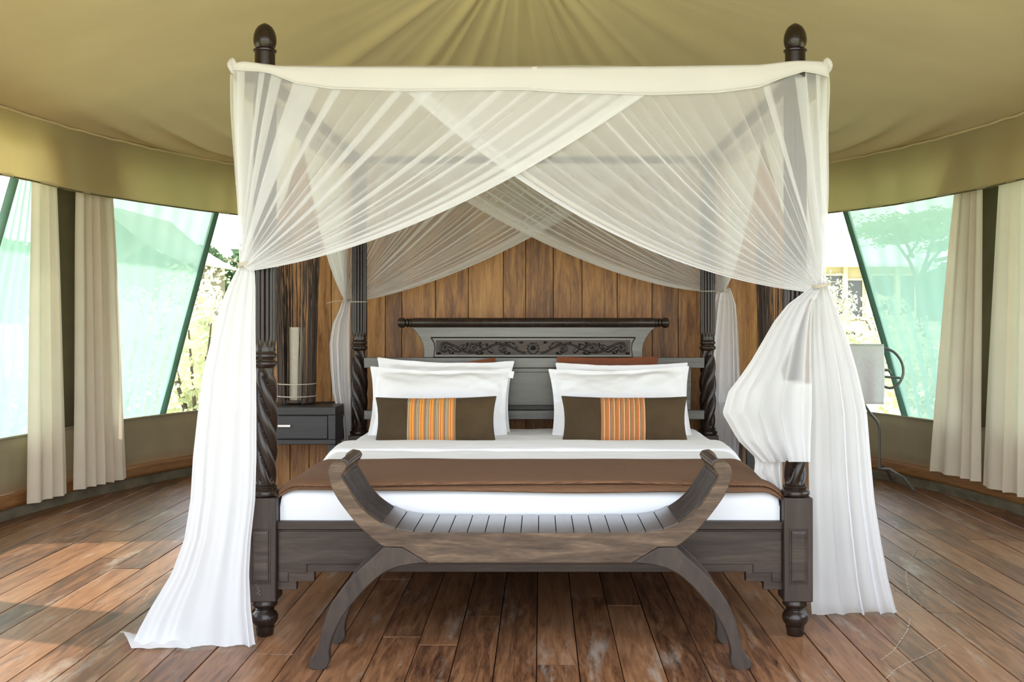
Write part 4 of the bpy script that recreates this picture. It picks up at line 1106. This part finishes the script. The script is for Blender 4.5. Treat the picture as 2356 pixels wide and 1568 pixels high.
# distant trees
for i, (px, Y, w, h) in enumerate(((30, 44, 2.6, 3.2), (130, 60, 2.6, 4.2), (230, 46, 2.6, 3.4), (330, 66, 3, 4.6), (430, 52, 2.4, 3.8), (520, 74, 3, 4.4), (2110, 62, 2.4, 3.4), (2220, 46, 2, 2.9), (2330, 60, 2.6, 3.9), (2000, 75, 3, 3.4))):
    x = (px-CX)*(CAMD+Y)/F
    t = thing('tree', (x, Y, place_ground_z(x, Y)), 'low dark tree on the %s skyline, %s' % ('left' if px < 1000 else 'right', ['at the frame edge', 'behind the curtains', 'behind the pleated curtain', 'under the distant tent roof', 'near the netting edge', 'hidden by the net tail', 'beyond the acacia', 'behind the right curtain', 'at the frame edge', 'behind the lodge'][i]), 'tree', 'skyline trees outside')
    f_ = bush_mesh(2200, w, h, .55, 70+i).build('foliage', M['far_tree'], t, smooth_=False); f_['kind'] = 'stuff'
    MB().tube([(0, 0, -.2), (.1, 0, 1.2), (.3, .1, 2.2)], [.25, .2, .1], 7).build('trunk', M['bark'], t)
# neighbouring tent on the left
M['tent_ext'] = cloth('weathered grey canvas', (.36, .35, .28), (.42, .41, .33))
Yt = 30; apex = P(318, 492, Yt); b = MB()
t = thing('safari_tent', (apex.x, Yt, place_ground_z(apex.x, Yt)), 'grey canvas tent with pitched roof seen through the left netting', 'tent')
z0 = place_ground_z(apex.x, Yt); ze = H-(612-CY)*(Yt+CAMD)/F; hx = (470-300)*(Yt+CAMD)/F
rf = MB()
rf.grid(lambda u, v: (lerp(-hx, hx, u), lerp(-3, 3, v), (apex.z-z0)-abs(u-.5)*2*(apex.z-ze)-.15*math.sin(2*PI*abs(u-.5))), 16, 2); rf.build('roof_cloth', M['tent_ext'], t, solid=.04)
MB().box(-hx*.85, hx*.85, -2.6, 2.6, 0, ze-z0+.05).build('wall_cloth', M['panel_canvas'], t)
for s in (-1, 1): MB().tube([(s*hx*.95, -2.9, 0), (s*hx*.95, -2.9, ze-z0)], .05, 8).build('corner_pole', M['bark'], t)
# lodge on the right with a white roof, timber frame and windows
Yl = 36; s_l = F/(Yl+CAMD)
def LZ(py): return H-(py-CY)/s_l
xl0, xl1 = (1700-CX)/s_l, (2062-CX)/s_l; lc = (xl0+xl1)/2; gz = place_ground_z(lc, Yl); hw = (xl1-xl0)/2
lodge = thing('tented_lodge', (lc, Yl, gz), 'raised lodge with white tent roof and framed windows at right', 'lodge')
M['lodge_wall'] = cloth('lodge canvas', (.50, .44, .28), (.55, .48, .32)); M['lodge_roof'] = cloth('white roof canvas', (.85, .83, .78)); M['pane'] = plain('dark window pane', (.06, .07, .07), .15)
M['lodge_frame'] = plain('pale lodge timber', (.62, .56, .38), .6)
b = MB(); ov = 1.2
zr, zt = LZ(622)-gz, LZ(480)-gz
b.grid(lambda u, v: (lerp(-hw-ov, hw+ov*.3, u)*(1-.55*v), lerp(-3.2, 0, v), lerp(zr, zt, v)-.25*math.sin(PI*v)), 16, 8)
b.grid(lambda u, v: (lerp(hw+ov*.3, -hw-ov, u)*(1-.55*v), lerp(3.2, 0, v), lerp(zr, zt, v)-.25*math.sin(PI*v)), 16, 8)
b.build('roof', M['lodge_roof'], lodge, solid=.03)
zf = LZ(738)-gz
MB().box(-hw, hw, -2.4, 2.4, zf, zr+.1).build('wall', M['lodge_wall'], lodge)
MB().box(-hw-.6, hw+.4, -3.2, 2.6, zf-.12, zf).build('deck', M['lodge_frame'], lodge)
for i in range(5): MB().tube([(lerp(-hw, hw, i/4), -2.9, 0), (lerp(-hw, hw, i/4), -2.9, zf)], .09, 8).build('stilt', M['bark'], lodge)
for (a0, a1, b0, b1) in ((1905, 1938, 650, 728), (1958, 2006, 640, 684), (1958, 2006, 692, 726), (1850, 1895, 640, 728), (2020, 2050, 640, 726)):
    x0, x1 = (a0-CX)/s_l-lc, (a1-CX)/s_l-lc
    w_ = MB(); fz0, fz1 = LZ(b1)-gz, LZ(b0)-gz; e = .07
    w_.box(x0-e, x1+e, -2.5, -2.38, fz1, fz1+e).box(x0-e, x1+e, -2.5, -2.38, fz0-e, fz0).box(x0-e, x0, -2.5, -2.38, fz0, fz1).box(x1, x1+e, -2.5, -2.38, fz0, fz1)
    wf = w_.build('window_frame', M['lodge_frame'], lodge); MB().box(x0, x1, -2.44, -2.41, fz0, fz1).build('pane', M['pane'], wf)
for a in (1947, 1900, 2012): 
    xx = (a-CX)/s_l-lc; MB().box(xx-.07, xx+.07, -2.62, -2.5, zf, zr).build('post', M['lodge_frame'], lodge)
# acacia with flat crown
Ya = 24; sa2 = F/(Ya+CAMD); base = Vector(((2120-CX)/sa2, Ya, 0)); base.z = place_ground_z(base.x, Ya)
ac = thing('acacia_tree', base, 'flat topped acacia tree behind the right window netting', 'tree')
def A(px, py, dy=0): return Vector(((px-CX)/sa2-base.x, dy, H-(py-CY)/sa2-base.z))
MB().tube([(0, 0, -.2), A(2118, 690), A(2112, 650)], [.14, .11, .09], 8).build('trunk', M['bark'], ac)
for pts in ([(2112, 650), (2090, 600), (2050, 560), (2010, 530)], [(2112, 650), (2100, 590), (2110, 540), (2095, 505)], [(2112, 650), (2150, 600), (2180, 560), (2215, 535)], [(2112, 650), (2135, 590), (2150, 540), (2160, 500)], [(2100, 590), (2070, 560), (2060, 520)], [(2150, 600), (2190, 590), (2230, 570)]):
    MB().tube([A(a, b_, random.uniform(-.6, .6)) if i else A(a, b_) for i, (a, b_) in enumerate(pts)], [.06, .045, .03, .012][:len(pts)], 6).build('branch', M['bark'], ac)
rg = random.Random(5); fo = MB()
for i in range(5000):
    k = rg.choice([(2100, 508, 110, 7), (2040, 525, 60, 6), (2170, 530, 70, 7), (2200, 560, 50, 6), (2090, 545, 40, 5), (2140, 500, 60, 5)])
    p = A(k[0]+rg.gauss(0, k[2]*.45), k[1]+rg.gauss(0, k[3]), rg.gauss(0, 1.1)); d = Vector((rg.gauss(0, 1), rg.gauss(0, 1), rg.gauss(0, .4))).normalized(); e = d.orthogonal().normalized()
    L = .09; q = fo.vert(p-d*L); fo.vert(p+e*L*.4); fo.vert(p+d*L); fo.vert(p-e*L*.4); fo.face((q, q+1, q+2, q+3))
f_ = fo.build('foliage', leafmat('acacia leaves', (.22, .32, .16), (.36, .46, .26)), ac, smooth_=False); f_['kind'] = 'stuff'
